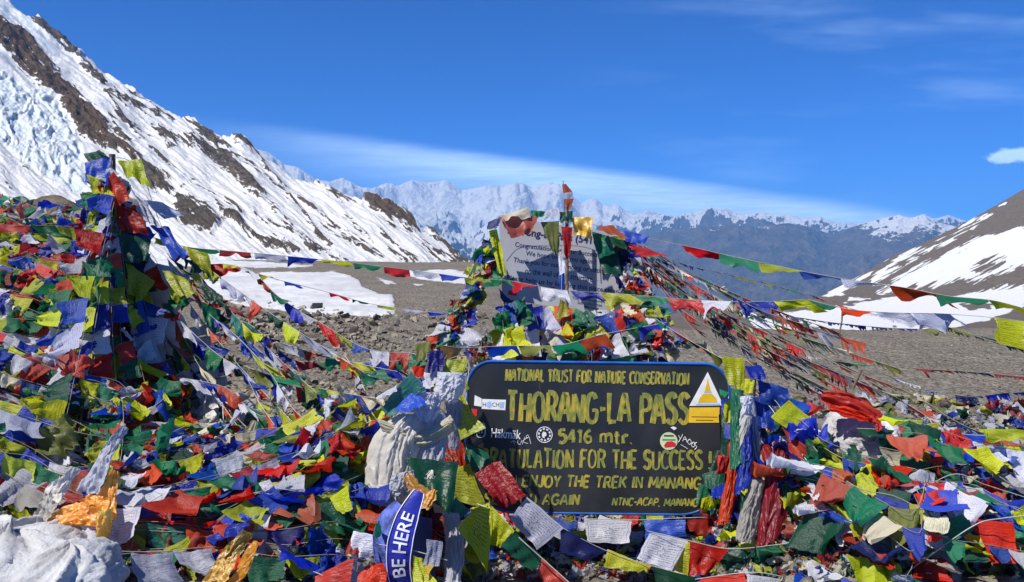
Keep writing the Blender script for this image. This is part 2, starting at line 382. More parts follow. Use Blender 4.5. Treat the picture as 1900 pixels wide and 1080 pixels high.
r_sn = [c3([(1030, 555), (1100, 510), (1240, 465), (1420, 420), (1400, 435), (1280, 500), (1120, 560)]),
 c3([(1440, 362), (1580, 290), (1700, 222), (1690, 242), (1560, 320), (1440, 372)]), c3([(1290, 440), (1440, 375), (1560, 350), (1440, 400), (1280, 455)]),
 c3([(980, 735), (1090, 650), (1200, 580), (1350, 500), (1500, 430), (1700, 372), (1830, 345), (2400, 100), (2400, 400), (1800, 575), (1700, 630), (1500, 665), (1200, 712), (1050, 735)]),
 c3([(680, 748), (760, 690), (980, 575), (960, 620), (860, 700), (780, 748)]), c3([(980, 600), (1060, 570), (1200, 545), (1100, 600), (960, 690), (940, 660)]),
 c3([(400, 850), (600, 825), (830, 800), (1150, 735), (1380, 750), (1800, 680), (2500, 560), (2500, 760), (1800, 800), (1600, 880), (1400, 920), (1200, 968), (830, 978), (600, 905)]),
 c3([(170, 815), (300, 850), (500, 915), (650, 985), (480, 990), (330, 935)]), c3([(830, 755), (950, 765), (800, 785)])]
sd = np.full(PXr.shape, -50.)
for p in r_sn: sd = np.maximum(sd, poly_sd(PXr, PYr, p))
for p in ([(1430, 790), (1620, 780), (1700, 800), (1500, 830)], [(1040, 915), (1120, 895), (1080, 930)], [(1500, 590), (1640, 545), (1690, 555), (1560, 620)]): sd = np.minimum(sd, -poly_sd(PXr, PYr, c3(p)) + 1)
upper = sstep(548 - PYr, 0, 14)
rock = np.clip(.5 - sd / 16 + upper * (strk * 1.1 + strk2 * 1.1 + .20) + (1 - upper) * .45 * fbm(PXr / 30, PYr / 4, 4, 60), 0, 1)
back = 5
PYb = np.concatenate([PYr]); z2 = [Z]; d2_ = [Dr]; rk2 = [rock]
for k in range(1, back + 1): z2.append((Z[-1] - k * 45)[None]); d2_.append((Dr[-1] * (1 + .06 * k))[None]); rk2.append(rock[-1:])
Zr = np.concatenate(z2); Dr2 = np.concatenate(d2_); rk = np.concatenate(rk2)
M_RIGHT = mat_slope('brown scree slope', ((.115, .096, .078), (.185, .158, .128)), .25, .8, edge=.12)
sheet('mountain_right', px_r, Dr2, Zr, {'rock': rk, 'ice': rk * 0, 'warm': rk * 0}, M_RIGHT)

# ------------------------------------------------------------------ left mountain: snow slope, rock bands and an icefall
ridge_l = [(-600, -420), (-200, -190), (-60, -60), (0, -22), (22, 2), (50, 30), (62, 32), (70, 28), (90, 55), (135, 92), (170, 112), (210, 138), (250, 165), (290, 196), (330, 212), (345, 207), (360, 212), (400, 245), (425, 255), (440, 252), (470, 268), (500, 292), (535, 318), (560, 328), (580, 333), (588, 328), (620, 348), (650, 360), (672, 372), (677, 360), (700, 370), (740, 388), (765, 405), (780, 425), (795, 423), (815, 435), (840, 462), (860, 478), (878, 490), (900, 498)]
foot_l = [(-600, 540), (0, 505), (400, 497), (700, 496), (900, 500)]
px_l = np.arange(-600, 901, 2.0); nv = 330; u = np.linspace(0, 1, nv)
fl, rl = cols(foot_l, px_l), cols(ridge_l, px_l); rls = np.convolve(np.pad(rl, 30, 'edge'), np.hanning(61) / np.hanning(61).sum(), 'valid'); rl = rl + 2.6 * fbm(px_l / 9, px_l * 0, 4, 71)
dfl = interp(px_l, [(-600, 90), (900, 118)]); drl = interp(px_l, [(-600, 1500), (0, 1250), (300, 1000), (600, 800), (760, 620), (880, 420), (900, 380)])
PYl = fl[None] + (rls - fl)[None] * u[:, None] + ((rl - rls)[None]) * sstep(u[:, None] * (fl - rls)[None] - (fl - rls)[None], -26, 0); zr = EYE - (rls - HY - 14) / F * drl
zf = EYE - (fl - HY) / F * dfl
# distance along each column: solve for a slope that steepens upward, z = zf + (zr - zf) * t^1.25
tg = np.linspace(0, 1, 400)[:, None]; dt = dfl + (drl - dfl) * tg; zt = zf + (zr - zf) * tg ** 1.25; pyt = HY - (zt - EYE) / dt * F
Dl = np.zeros_like(PYl)
for c in range(len(px_l)): Dl[:, c] = np.interp(-PYl[:, c], -pyt[:, c], dt[:, c])
PXl = np.repeat(px_l[None], nv, 0)
ang = math.radians(37); ua = PXl * math.cos(ang) + PYl * math.sin(ang); va = -PXl * math.sin(ang) + PYl * math.cos(ang)
va = va + 10 * fbm(ua / 150, va / 60, 3, 33)
st1 = fbm(ua / 110, va / 9, 5, 81, .6); st2 = fbm(ua / 26, va / 4.5, 4, 90, .6)
a1 = lambda pts: [(x * .463, y * .463) for x, y in pts]
a2 = lambda pts: [(400 + x * .2632, 260 + y * .2632) for x, y in pts]
rocks_l = [a1([(-300, -150), (0, 55), (40, 95), (100, 110), (180, 200), (230, 270), (290, 330), (340, 390), (400, 460), (450, 540), (500, 570), (570, 650), (520, 650), (470, 610), (400, 590), (330, 560), (300, 510), (250, 440), (230, 390), (160, 350), (110, 300), (60, 240), (0, 190), (-300, 0)]),
 a1([(130, 62), (200, 100), (270, 160), (345, 225), (300, 235), (230, 185), (150, 120)]), a1([(260, 180), (330, 230), (400, 290), (470, 350), (400, 340), (330, 280)]),
 a1([(420, 365), (520, 380), (600, 435), (690, 470), (690, 490), (600, 468), (520, 435)]), a1([(460, 290), (540, 340), (600, 390), (540, 370)]),
 a1([(610, 500), (700, 535), (740, 575), (700, 575), (640, 535)]), a1([(735, 448), (800, 478), (880, 535), (940, 600), (860, 580), (780, 510)]),
 a1([(725, 535), (800, 540), (830, 560), (900, 620), (990, 690), (1080, 800), (1040, 800), (960, 725), (880, 650), (820, 605), (760, 580)]),
 a1([(915, 540), (990, 560), (1040, 615), (960, 595)]), a1([(560, 650), (640, 690), (705, 755), (670, 775), (600, 745), (550, 700)]),
 a1([(705, 768), (770, 805), (850, 850), (893, 900), (850, 932), (760, 905), (710, 880), (690, 820)]), a1([(440, 470), (520, 580), (570, 650), (480, 580)]),
 a2([(0, 40), (100, 60), (180, 150), (250, 320), (330, 410), (400, 470), (530, 590), (480, 575), (380, 510), (290, 420), (180, 320), (100, 200), (0, 110)]),
 a2([(750, 555), (850, 600), (930, 680), (1130, 790), (1150, 820), (1000, 760), (880, 680), (770, 595)]), a2([(1038, 375), (1160, 405), (1390, 545), (1445, 640), (1380, 645), (1180, 560), (1038, 435)]),
 a2([(770, 345), (900, 375), (1000, 440), (960, 445), (850, 415), (780, 375)]), a2([(685, 255), (740, 280), (860, 350), (980, 430), (860, 370), (730, 300)]),
 a2([(1490, 615), (1560, 655), (1700, 775), (1830, 860), (1690, 885), (1620, 765), (1520, 680)]),
 a2([(0, 450), (60, 510), (180, 530), (200, 600), (330, 655), (420, 675), (540, 750), (620, 790), (500, 795), (360, 745), (240, 655), (100, 590), (20, 530)]),
 a2([(800, 815), (930, 840), (950, 860), (830, 850)]), a2([(640, 740), (760, 770), (740, 790), (640, 780)])]
lines_l = [(a2([(180, 90), (420, 310), (600, 420), (740, 500), (900, 640), (1180, 820)]), 5), (a2([(520, 420), (640, 520), (700, 620), (800, 730)]), 7), (a2([(900, 540), (1000, 620), (1100, 710)]), 5),
 (a2([(1160, 650), (1280, 750), (1400, 850)]), 9), (a2([(1230, 780), (1330, 840), (1430, 890)]), 6), (a1([(420, 370), (520, 500), (600, 600), (760, 720)]), 5), (a1([(560, 700), (700, 770), (760, 740), (900, 800), (1085, 890)]), 2.5),
 (a2([(0, 410), (300, 560), (620, 690), (830, 800)]), 2.2), (a1([(0, 725), (60, 765), (130, 805)]), 3), (a1([(60, 640), (150, 690), (210, 720)]), 3), (a2([(320, 130), (370, 210), (450, 290)]), 6), (a2([(420, 570), (560, 640), (620, 690)]), 4),
 (a1([(480, 460), (600, 540), (680, 600)]), 4), (a2([(1400, 650), (1550, 760), (1690, 880)]), 6), (a2([(1100, 510), (1280, 620), (1500, 760), (1640, 880)]), 3)]
sd = np.full(PXl.shape, -60.)
for p in rocks_l: sd = np.maximum(sd, poly_sd(PXl, PYl, p))
for p, wd in lines_l: sd = np.maximum(sd, line_sd(PXl, PYl, p, wd))
iced = poly_sd(PXl, PYl, a1([(-200, 200), (0, 280), (100, 350), (200, 365), (250, 440), (300, 520), (330, 600), (345, 780), (250, 740), (180, 690), (80, 640), (20, 575), (-200, 500)]))
ice = sstep(iced, -6, 8); haze_tint = sstep(poly_sd(PXl, PYl, a1([(-100, -150), (10, -20), (60, 40), (140, 110), (260, 210), (200, 200), (100, 110), (0, 50), (-100, -20)])), -4, 4)  # icefall mask, then bluish haze painted onto the upper left snow
st3 = fbm(ua / 9, va / 2.6, 3, 95, .65); rock = np.clip(.42 + np.clip(sd, -14, 10) / 22 + st1 * .62 + st2 * .66 + st3 * .35, 0, 1)
lowsnow = sstep(PXl * .55 + PYl * 1.0, 330, 420) * 0
rock = rock * (1 - .95 * ice) * (1 - .8 * haze_tint)
rock = np.where(PYl - rl[None] < 2.5, np.maximum(rock, .38 + .3 * st2), rock)
cre = ridged(PXl / 42 + 1.1 * fbm(PXl / 60, PYl / 45, 3, 14) - PYl / 90, PYl / 44 + .9 * fbm(PXl / 50, PYl / 50, 3, 18), 6, 101, .6)
rel = 20 * fbm(ua / 170, va / 55, 3, 140) * sstep(u[:, None], 0, .3) * (1 - ice) + st1 * 8.0 + st2 * 3.0 * (1 - ice) + (sstep(sd, -2, 6)) * (2.2 + 7 * np.abs(st2) + 6 * ridged(ua / 30, va / 16, 4, 130)) + ice * (cre - .5) * 17
zl = EYE - (PYl - HY) / F * Dl
dpert = rel * Dl / F
Zl = zl + dpert * .8; Yl = Dl - dpert * .9 * np.clip((u[:, None]) * 8, 0, 1)
ice_haze = np.clip(ice * (.75 - .9 * (cre - .35)) + .65 * haze_tint + .12 * sstep(PXl, 420, -100), 0, 1)
warm = sstep(sd, 0, 8) * sstep(poly_sd(PXl, PYl, rocks_l[0]), -3, 6) * .8 + .6 * sstep(poly_sd(PXl, PYl, rocks_l[14]), -2, 4)
zz = [Zl]; dd = [Yl]; rr = [rock]
for k in range(1, 6): zz.append((Zl[-1] - k * 60)[None]); dd.append((Yl[-1] * (1 + .05 * k))[None]); rr.append(rock[-1:])
ext = lambda a: np.concatenate([a, np.repeat(a[-1:], 5, 0)])
M_LEFT = mat_slope('rock and snow slope', ((.040, .036, .034), (.135, .115, .098)), .12, 2.0, edge=.17)
sheet('mountain_left', px_l, np.concatenate(dd), np.concatenate(zz), {'rock': np.concatenate(rr), 'ice': ext(ice_haze), 'warm': ext(np.clip(warm, 0, 1))}, M_LEFT)

# ------------------------------------------------------------------ far ranges
def far_range(name, sil, p0, p1, dn, df, dridge, zn, seed, snowline, mat, amp, fscale, nr=430, step=2.3):
    px = np.arange(p0, p1, step); d = np.linspace(dn, df, nr)
    PX, D = np.meshgrid(px, d); X = (PX - CX) / F * D
    wx = X + 900 * fbm(X / 5000, D / 5000, 3, seed); wy = D + 900 * fbm(X / 5000, D / 5000, 3, seed + 5)
    rg = ridged(wx / fscale, wy / fscale, 8, seed + 20, .58)
    tgt = interp(px, sil) + (2.2 if name == 'mountains_far' else 1.2) * fbm(px / 11, px * 0, 3, seed + 3)
    zt = EYE - (tgt - HY) / F * dridge
    prof = np.where(D < dridge, sstep(D, dn - .15 * (dridge - dn), dridge) ** .9, 1 - .8 * (D - dridge) / (df - dridge + 1))
    ridgeline = np.exp(-((D - dridge) / (.10 * dridge)) ** 2)
    Z = zn + (zt[None] - zn) * (prof * (1 - amp) + amp * rg * prof * 1.35)
    Z = Z * (1 - ridgeline * .75) + (zt[None] + (rg - .75) * (420 if name == 'mountains_far' else 200)) * ridgeline * .75
    py = HY - (Z - EYE) / D * F; m = py.min(0)
    kk = np.hanning(91); kk /= kk.sum(); cs = np.convolve(np.pad(m - interp(px, sil), 45, 'edge'), kk, 'valid')
    Z = Z + (cs[None] / F * D) * np.clip(prof, 0, 1)
    for _ in range(3):
        py = HY - (Z - EYE) / D * F; m = py.min(0); res = np.clip(m - tgt, -40, 40); wgt = np.exp(-((py - m[None]) / (10 + np.abs(res)[None] * 1.3)) ** 2); Z = Z + res[None] / F * D * wgt
    gy, gx = np.gradient(Z, d, axis=0), np.gradient(Z, axis=1) / ((step / F) * D)
    steep = np.sqrt(gx ** 2 + gy ** 2)
    snow = (Z - snowline - (interp(PX, [(300, -650), (1080, -600), (1230, 40)]) if name == 'mountains_far' else 0)) / 420 + .5 - np.clip(steep - .50, 0, 2) * 1.5 + .8 * fbm(X / 700, D / 700, 5, seed + 60)
    if name.startswith('hill'): snow = snow + .9 * sstep(PX, 1560, 1660)
    return sheet(name, px, D, Z, {'rock': np.clip(1 - snow, 0, 1), 'ice': snow * 0, 'warm': snow * 0}, mat)
M_FAR = mat_slope('far rock and snow', ((.06, .055, .055), (.14, .12, .105)), .0035, 160, edge=.16)
M_MID = mat_slope('far brown hills', ((.06, .06, .065), (.15, .125, .11)), .003, 140, edge=.22)
sil_far = [(300, 262), (420, 262), (480, 277), (497, 281), (510, 292), (530, 305), (552, 310), (565, 318), (590, 335), (615, 336), (635, 329), (652, 338), (665, 345), (690, 350), (718, 339), (738, 344), (762, 335), (800, 338), (828, 334), (842, 343), (858, 352), (880, 349), (905, 344), (930, 346), (958, 338), (972, 340), (985, 348), (1003, 344), (1018, 338), (1035, 340), (1050, 352), (1065, 366), (1078, 378), (1090, 370), (1105, 368), (1120, 382), (1132, 382), (1142, 377), (1160, 390), (1180, 398), (1200, 390), (1225, 396), (1250, 400), (1275, 397), (1300, 390), (1318, 384), (1330, 388), (1345, 386), (1370, 396), (1400, 396), (1415, 393), (1440, 398), (1465, 398), (1490, 406), (1518, 402), (1545, 412), (1600, 414), (1650, 408), (1700, 409), (1740, 404), (1760, 398), (1785, 408), (1850, 430), (1950, 450), (2400, 460)]
far_range('mountains_far', sil_far, 280, 2400, 9500, 26000, 19000, -1300, 3, 260, M_FAR, .55, 4200)
sil_mid = [(900, 560), (1040, 500), (1110, 462), (1150, 452), (1200, 436), (1240, 428), (1300, 421), (1350, 418), (1400, 420), (1440, 415), (1480, 414), (1505, 423), (1535, 438), (1560, 428), (1600, 415), (1640, 404), (1668, 399), (1690, 404), (1716, 397), (1740, 412), (1780, 422), (1850, 450), (1950, 470), (2400, 470)]
far_range('hills_far', sil_mid, 950, 2400, 6500, 15500, 12500, -1300, 31, 560, M_MID, .62, 4600)

# the air: one closed even volume round the scene
hz = Mat('haze'); pv = hz.n('ShaderNodeVolumePrincipled'); pv.inputs['Color'].default_value = (.20, .52, 1, 1); pv.inputs['Density'].default_value = 4.2e-5; pv.inputs['Anisotropy'].default_value = 0.0
hz.lk(pv.outputs[0], hz.out.inputs[1])
def box_mesh(name, lo, hi):
    bm = bmesh.new(); bmesh.ops.create_cube(bm, size=1)
    for v in bm.verts: v.co = Vector([lo[i] + (v.co[i] + .5) * (hi[i] - lo[i]) for i in range(3)])
    me = bpy.data.meshes.new(name); bm.to_mesh(me); bm.free(); return me
hb = link('haze', box_mesh('haze', (-13500, -4000, -1500), (25500, 27500, 2150)), None, hz.m); hb['kind'] = 'stuff'; hb['label'] = 'thin blue mountain air over the valley'

# ------------------------------------------------------------------ stones
def stone_tpl(seed, flat=.45):
    r = random.Random(seed); bm = bmesh.new()
    for i in range(9):
        a = r.uniform(0, 6.28); e = r.uniform(-1, 1); k = math.sqrt(1 - e * e); s = r.uniform(.75, 1.05)
        bm.verts.new((k * math.cos(a) * s * .5, k * math.sin(a) * s * .38, e * flat * .5 * s))
    bmesh.ops.convex_hull(bm, input=bm.verts[:]); bmesh.ops.delete(bm, geom=[v for v in bm.verts if not v.link_faces], context='VERTS')
    bmesh.ops.triangulate(bm, faces=bm.faces[:])
    bm.verts.ensure_lookup_table(); bm.verts.index_update()
    V = np.array([v.co[:] for v in bm.verts]); T = np.array([[v.index for v in f.verts] for f in bm.faces]); bm.free(); return V, T
TPL = [stone_tpl(100 + i, .4 + .05 * (i % 5)) for i in range(14)]
def mat_stones(n, lo, hi, key='shade'):
    m = Mat(n); n2 = m.noise(6, 5)
    c = m.mix(m.attr('shade') if key == 'shade' else m.n('ShaderNodeObjectInfo').outputs['Random'], lo, hi); c = m.mix(m.ramp(n2, .3, .7), m.mix(.3, c, (.07, .065, .055)), c)
    m.princ(c, .9, .2, m.bump(m.noise(30, 4), .4, .01)); return m.m
M_GRAV = mat_stones('loose rubble', (.070, .062, .050), (.34, .30, .24)); M_STN = mat_stones('broken stone', (.085, .078, .066), (.29, .26, .215), 'o')
VV, TT, SH = [], [], []; off = 0; big = []
def rotm(a, b, c): return np.array(Matrix.Rotation(a, 3, 'Z') @ Matrix.Rotation(b, 3, 'X') @ Matrix.Rotation(c, 3, 'Y'))
def scatter(n, px0, px1, py0, py1, smin, smax, bigthr=99, keep=lambda x, y: True):
    global off
    for _ in range(n):
        px = R.uniform(px0, px1); py = R.uniform(py0, py1)
        if not keep(px, py) or fbm(px / 60., py / 22., 3, 44) < R.uniform(-.5, .10): continue
        if fbm(np.array([px / 60.]), np.array([py / 22.]), 3, 44)[0] < R.uniform(-.45, .05): continue
        d = 1.7 * F / max(py - HY, 30) if py > 600 or px > 1200 else ray_ground(px, py, 6, 110)
        if d is None or d > 100: continue
        x = (px - CX) / F * d; z = Gz(x, d)
        s = R.uniform(smin, smax) * (R.random() ** 3 * 1.1 + .32)
        size = s * d / F * 1.0
        mt = rotm(R.uniform(0, 6.3), R.gauss(0, .6), R.gauss(0, .6)) * size
        if s > bigthr and len(big) < 230: big.append((R.choice(range(14)), mt, (x, d, z + size * .12))); continue
        V, T = TPL[R.randrange(14)]; VV.append(V @ mt.T + np.array([x, d, z + size * .10])); TT.append(T + off); off += len(V)
        SH.append(np.full(len(V), R.random() ** 1.3))
scatter(11000, 380, 900, 585, 830, 5, 22, 17)
scatter(1500, 380, 720, 560, 640, 8, 30, 17, lambda x, y: y > 555 + max(0, (x - 420)) * .12)
scatter(8500, 1230, 1930, 630, 900, 1.8, 8, 14)
scatter(900, 950, 1400, 900, 1080, 5, 16)
scatter(700, 640, 900, 520, 600, 2, 5, 14)
me = mesh_np('gravel', np.concatenate(VV), np.concatenate(TT), False, None, {'shade': np.concatenate(SH)}, [M_GRAV])
go = link('gravel', me); tag(go, 'loose grey brown rubble and gravel strewn over the pass', 'gravel', kind='stuff')
tm = [mesh_np('stone', V * .1, T, False, None, None, [M_STN]) for V, T in TPL]
for k, mt, loc in big:
    o = link('stone', tm[k]); M4 = Matrix(mt.tolist()).to_4x4(); M4 = M4 * 1.0; M4 = Matrix.Translation(loc) @ M4.to_4x4() @ Matrix.Scale(10, 4); o.matrix_world = M4
    tag(o, 'angular grey stone lying loose on the rubble field left of the black sign', 'stone', 'loose stones on the rubble field')

# ------------------------------------------------------------------ cloth pieces
def frame(nu, nv):
    Ug, Vg = np.meshgrid(np.linspace(0, 1, nu), np.linspace(0, 1, nv)); return Ug.ravel(), Vg.ravel()
def cloth_quad(c4, nu=12, nv=10, amp=.06, seed=0, sagtop=.0, frayed=.0):
    """rippled cloth between four corner points (TL, TR, BR, BL)"""
    U, V = frame(nu, nv); c = [np.array(p) for p in c4]
    Pt = (np.outer((1 - U) * (1 - V), c[0]) + np.outer(U * (1 - V), c[1]) + np.outer(U * V, c[2]) + np.outer((1 - U) * V, c[3]))
    n = np.cross(c[1] - c[0], c[3] - c[0]) + 1e-9; n = n / np.linalg.norm(n); size = (np.linalg.norm(c[1] - c[0]) + np.linalg.norm(c[3] - c[0]) + np.linalg.norm(c[2] - c[0])) / 3
    r = random.Random(seed); f1, p1, f2, p2 = r.uniform(5, 10), r.uniform(0, 6), r.uniform(3, 6), r.uniform(0, 6)
    k = .35 + .65 * V
    disp = amp * size * (np.sin(U * f1 + p1 + V * f2) * .6 + np.sin(V * f2 + p2 - U * 2.5) * .5 + 1.1 * fbm(U * 2.3 + seed, V * 2.3, 3, seed % 50)) * k
    Pt = Pt + disp[:, None] * n
    pl = .035 * size * np.sin(U * r.uniform(11, 18) + p1 + V * r.uniform(-2, 2)) * (.25 + .75 * V) * (amp / .06) ** .5
    Pt = Pt + pl[:, None] * n; Pt = Pt + (n * (size * r.uniform(-.10, .14)) * (V ** 2)[:, None])
    e = .07 * size * fbm(U * 3 + seed * 1.7, V * 3, 2, 7)
    Pt = Pt + (e * k)[:, None] * np.array([1., 0, .6])
    Pt[:, 2] -= sagtop * size * (np.sin(math.pi * U) * (1 - V))
    return Pt, grid_faces(nv, nu), np.stack([U, 1 - V], 1)
def ribbon_np(pts, wid, nw=7, seed=0, fold=.18, twist=0.0):
    """a strip of gathered cloth along pts (3D) with half-widths wid"""
    pts = np.array([list(p) for p in pts], float); n = max(14, len(pts) * 6)
    s = np.linspace(0, len(pts) - 1, n); i = np.clip(s.astype(int), 0, len(pts) - 2); f = s - i
    p0 = pts[np.maximum(i - 1, 0)]; p1 = pts[i]; p2 = pts[i + 1]; p3 = pts[np.minimum(i + 2, len(pts) - 1)]; ff = f[:, None]
    C = .5 * (2 * p1 + (p2 - p0) * ff + (2 * p0 - 5 * p1 + 4 * p2 - p3) * ff ** 2 + (3 * p1 - p0 - 3 * p2 + p3) * ff ** 3)
    W = np.interp(s, np.arange(len(pts)), np.array([wid] * len(pts) if np.isscalar(wid) else wid))
    T = np.gradient(C, axis=0); T /= np.linalg.norm(T, axis=1)[:, None] + 1e-9
    view = np.array([0, -1., .35]); side = np.cross(T, view); side /= np.linalg.norm(side, axis=1)[:, None] + 1e-9
    nor = np.cross(side, T); t = np.linspace(-1, 1, nw); out = []
    r = random.Random(seed); ph = r.uniform(0, 6); fr = r.uniform(5, 8)
    for k in range(n):
        a = twist * k / n; sd_ = side[k] * math.cos(a) + nor[k] * math.sin(a); nr = nor[k] * math.cos(a) - side[k] * math.sin(a)
        q_ = t * fr * .42 + ph + k * .05 + .8 * math.sin(k * .13 + seed); zf = fold * W[k] * (1.3 * (1 - 2 * np.abs(((q_ * .7) % 2) - 1)) ** 1 + 3.2 * fbm(t * 3.0 + seed, np.full(nw, k * .11), 3, seed % 30)) - .25 * W[k] * t * t
        jit = 1 + .5 * pnoise(np.array([k * .35 + seed]), np.array([seed * 1.3]))[0]
        out.append(C[k] + np.outer(t * W[k] * jit, sd_) + np.outer(zf, nr))
    U = np.tile((t + 1) / 2, n); V = np.repeat(np.linspace(0, 1, n), nw)
    return np.concatenate(out), grid_faces(n, nw), np.stack([U, V], 1)
def local_mesh(name, V, Fc, uv, mat, org): return mesh_np(name, V - np.array(org), Fc, True, uv, None, [mat])
def tube_np(pts, r, k=5):
    pts = np.array([list(p) for p in pts], float); T = np.gradient(pts, axis=0); T /= np.linalg.norm(T, axis=1)[:, None] + 1e-9
    up = np.array([0.1, .3, 1.]); A = np.cross(T, up); A /= np.linalg.norm(A, axis=1)[:, None] + 1e-9; B = np.cross(T, A)
    a = np.arange(k + 1) * 2 * math.pi / k; rr = r if not np.isscalar(r) else np.full(len(pts), r)
    V = (pts[:, None] + rr[:, None, None] * (np.cos(a)[None, :, None] * A[:, None] + np.sin(a)[None, :, None] * B[:, None])).reshape(-1, 3)
    return V, grid_faces(len(pts), k + 1)
def cord(pts, parent, org, r=.0028, mat=None):
    V, Fc = tube_np(pts, r, 4); o = link('cord', mesh_np('cord', V - np.array(org), Fc, True, None, None, [mat or M_CORD]), parent); return o
def spline(pts, n):
    pts = np.array([list(p) for p in pts], float); s = np.linspace(0, len(pts) - 1, n); i = np.clip(s.astype(int), 0, len(pts) - 2); ff = (s - i)[:, None]
    p0 = pts[np.maximum(i - 1, 0)]; p1 = pts[i]; p2 = pts[i + 1]; p3 = pts[np.minimum(i + 2, len(pts) - 1)]
    return .5 * (2 * p1 + (p2 - p0) * ff + (2 * p0 - 5 * p1 + 4 * p2 - p3) * ff ** 2 + (3 * p1 - p0 - 3 * p2 + p3) * ff ** 3)
def path3(pp):
    """photo pixels with distances, missing distances interpolated"""
    ks = [i for i, p in enumerate(pp) if len(p) > 2]
    return [P(p[0], p[1], np.interp(i, ks, [pp[k][2] for k in ks])) for i, p in enumerate(pp)]

# shared crumpled and hanging pieces for the heaps
def crumple_np(seed):
    r = np.random.default_rng(seed); n = 12; U, V = frame(n, n); x = U - .5; y = V - .5
    sx = r.uniform(.55, 1.0); k = r.uniform(6, 13); ph = r.uniform(0, 6); dr = r.uniform(0, 3.1)
    q = x * math.cos(dr) + y * math.sin(dr)
    z = .13 * np.sin(q * k + ph) + .20 * fbm(x * 2.6 + seed, y * 2.6, 3, seed % 40) + .10 * np.sin((x - y) * r.uniform(4, 9) + ph)
    x2 = x * sx + .14 * fbm(x * 2 + 9, y * 2 + seed, 2, 3); y2 = y * r.uniform(.65, 1.05) + .14 * fbm(x * 2 + seed, y * 2 + 4, 2, 6)
    x2 *= 1 - r.uniform(0, .55) * V
    z = z + .075 * (1 - 2 * np.abs(fbm(x * 5 + seed, y * 3.2 + seed * 2, 3, 9)) * 2.2) + .05 * np.sin(q * 24 + 3 * y)
    return np.stack([x2, y2, z], 1), grid_faces(n, n), np.stack([U, V], 1)
def hang_np(seed):
    """top edge along x at z = 0, hangs to -y; a wind fold pulls the lower corner aside"""
    r = np.random.default_rng(seed); n = 12; U, V = frame(n, n); sh = r.uniform(-.3, .7); lift = r.uniform(0, .45); tp = r.choice([0, .1, .2, .6])
    x = (U - .5) * (1 - tp * V * V) + sh * V * V * .6; y = -V * r.uniform(.75, 1.1) * (1 - lift * U * V)
    z = (.11 * np.sin(U * r.uniform(5, 11) + r.uniform(0, 6)) + .12 * fbm(U * 2.5 + seed, V * 2, 3, 5)) * (.3 + V) + lift * V * V * .5
    z = z + .045 * np.sin(U * r.uniform(14, 24) + V * 3) * (.3 + V) + .07 * np.abs(fbm(U * 4 + seed, V * 2.5, 3, 12)); e = fbm(U * 3, V * 3 + seed, 3, 4); x = x + .14 * e * V; y = y + .05 * np.sin(math.pi * U) * -(1 - V) - .10 * fbm(U * 4 + seed, V, 2, 6) * V
    return np.stack([x, y, z], 1), grid_faces(n, n), np.stack([U, 1 - V], 1)
def strip_np(seed):
    """twisted by the wind into a narrow tail"""
    r = np.random.default_rng(seed); a = r.uniform(.5, 1.1)
    pts = [(-.5, 0, 0), (-.2, -.15 * a, .1), (.15, -.3 * a, 0), (.5, -.6 * a, .12)]
    V, Fc, uv = ribbon_np(pts, [.10, .17, .15, .06], 6, int(seed), .4, r.uniform(-2, 2)); return V, Fc, uv
SHAPES = [crumple_np(i) for i in range(10)] + [hang_np(50 + i) for i in range(12)] + [strip_np(80 + i) for i in range(6)]
MESHC = {}
def piece(si, cn, prt=0.0):
    k = (si, cn, prt)
    if k not in MESHC:
        V, Fc, uv = SHAPES[si]; MESHC[k] = mesh_np('flag', V, Fc, True, uv, None, [mat_cloth(cn, prt)])
    return MESHC[k]
CYC = ['blue', 'white', 'red', 'green', 'yellow']
FADE = {'blue': ['blue', 'blue', 'blue', 'navy', 'lavender'], 'white': ['white', 'white', 'white', 'cream', 'lavender', 'grey'], 'red': ['red', 'red', 'red', 'darkred', 'pink', 'brick'],
        'green': ['green', 'green', 'darkgreen', 'darkgreen', 'teal'], 'yellow': ['yellow', 'yellow', 'yellow', 'olive', 'cream']}
def place_piece(parent, org, pos, xdir, nrm, size, cn, si, prt=0.0):
    o = bpy.data.objects.new('flag', piece(si, cn, prt)); COL.objects.link(o); o.parent = parent
    x = Vector(xdir).normalized(); n = Vector(nrm); n = (n - x * n.dot(x)).normalized(); y = n.cross(x)
    if y.z < 0: pass
    M3 = Matrix((x, y, n)).transposed()
    o.matrix_local = Matrix.Translation(Vector(pos) - Vector(org)) @ M3.to_4x4() @ Matrix.Diagonal((size[0], size[1], (size[0] + size[1]) / 2, 1))
    return o
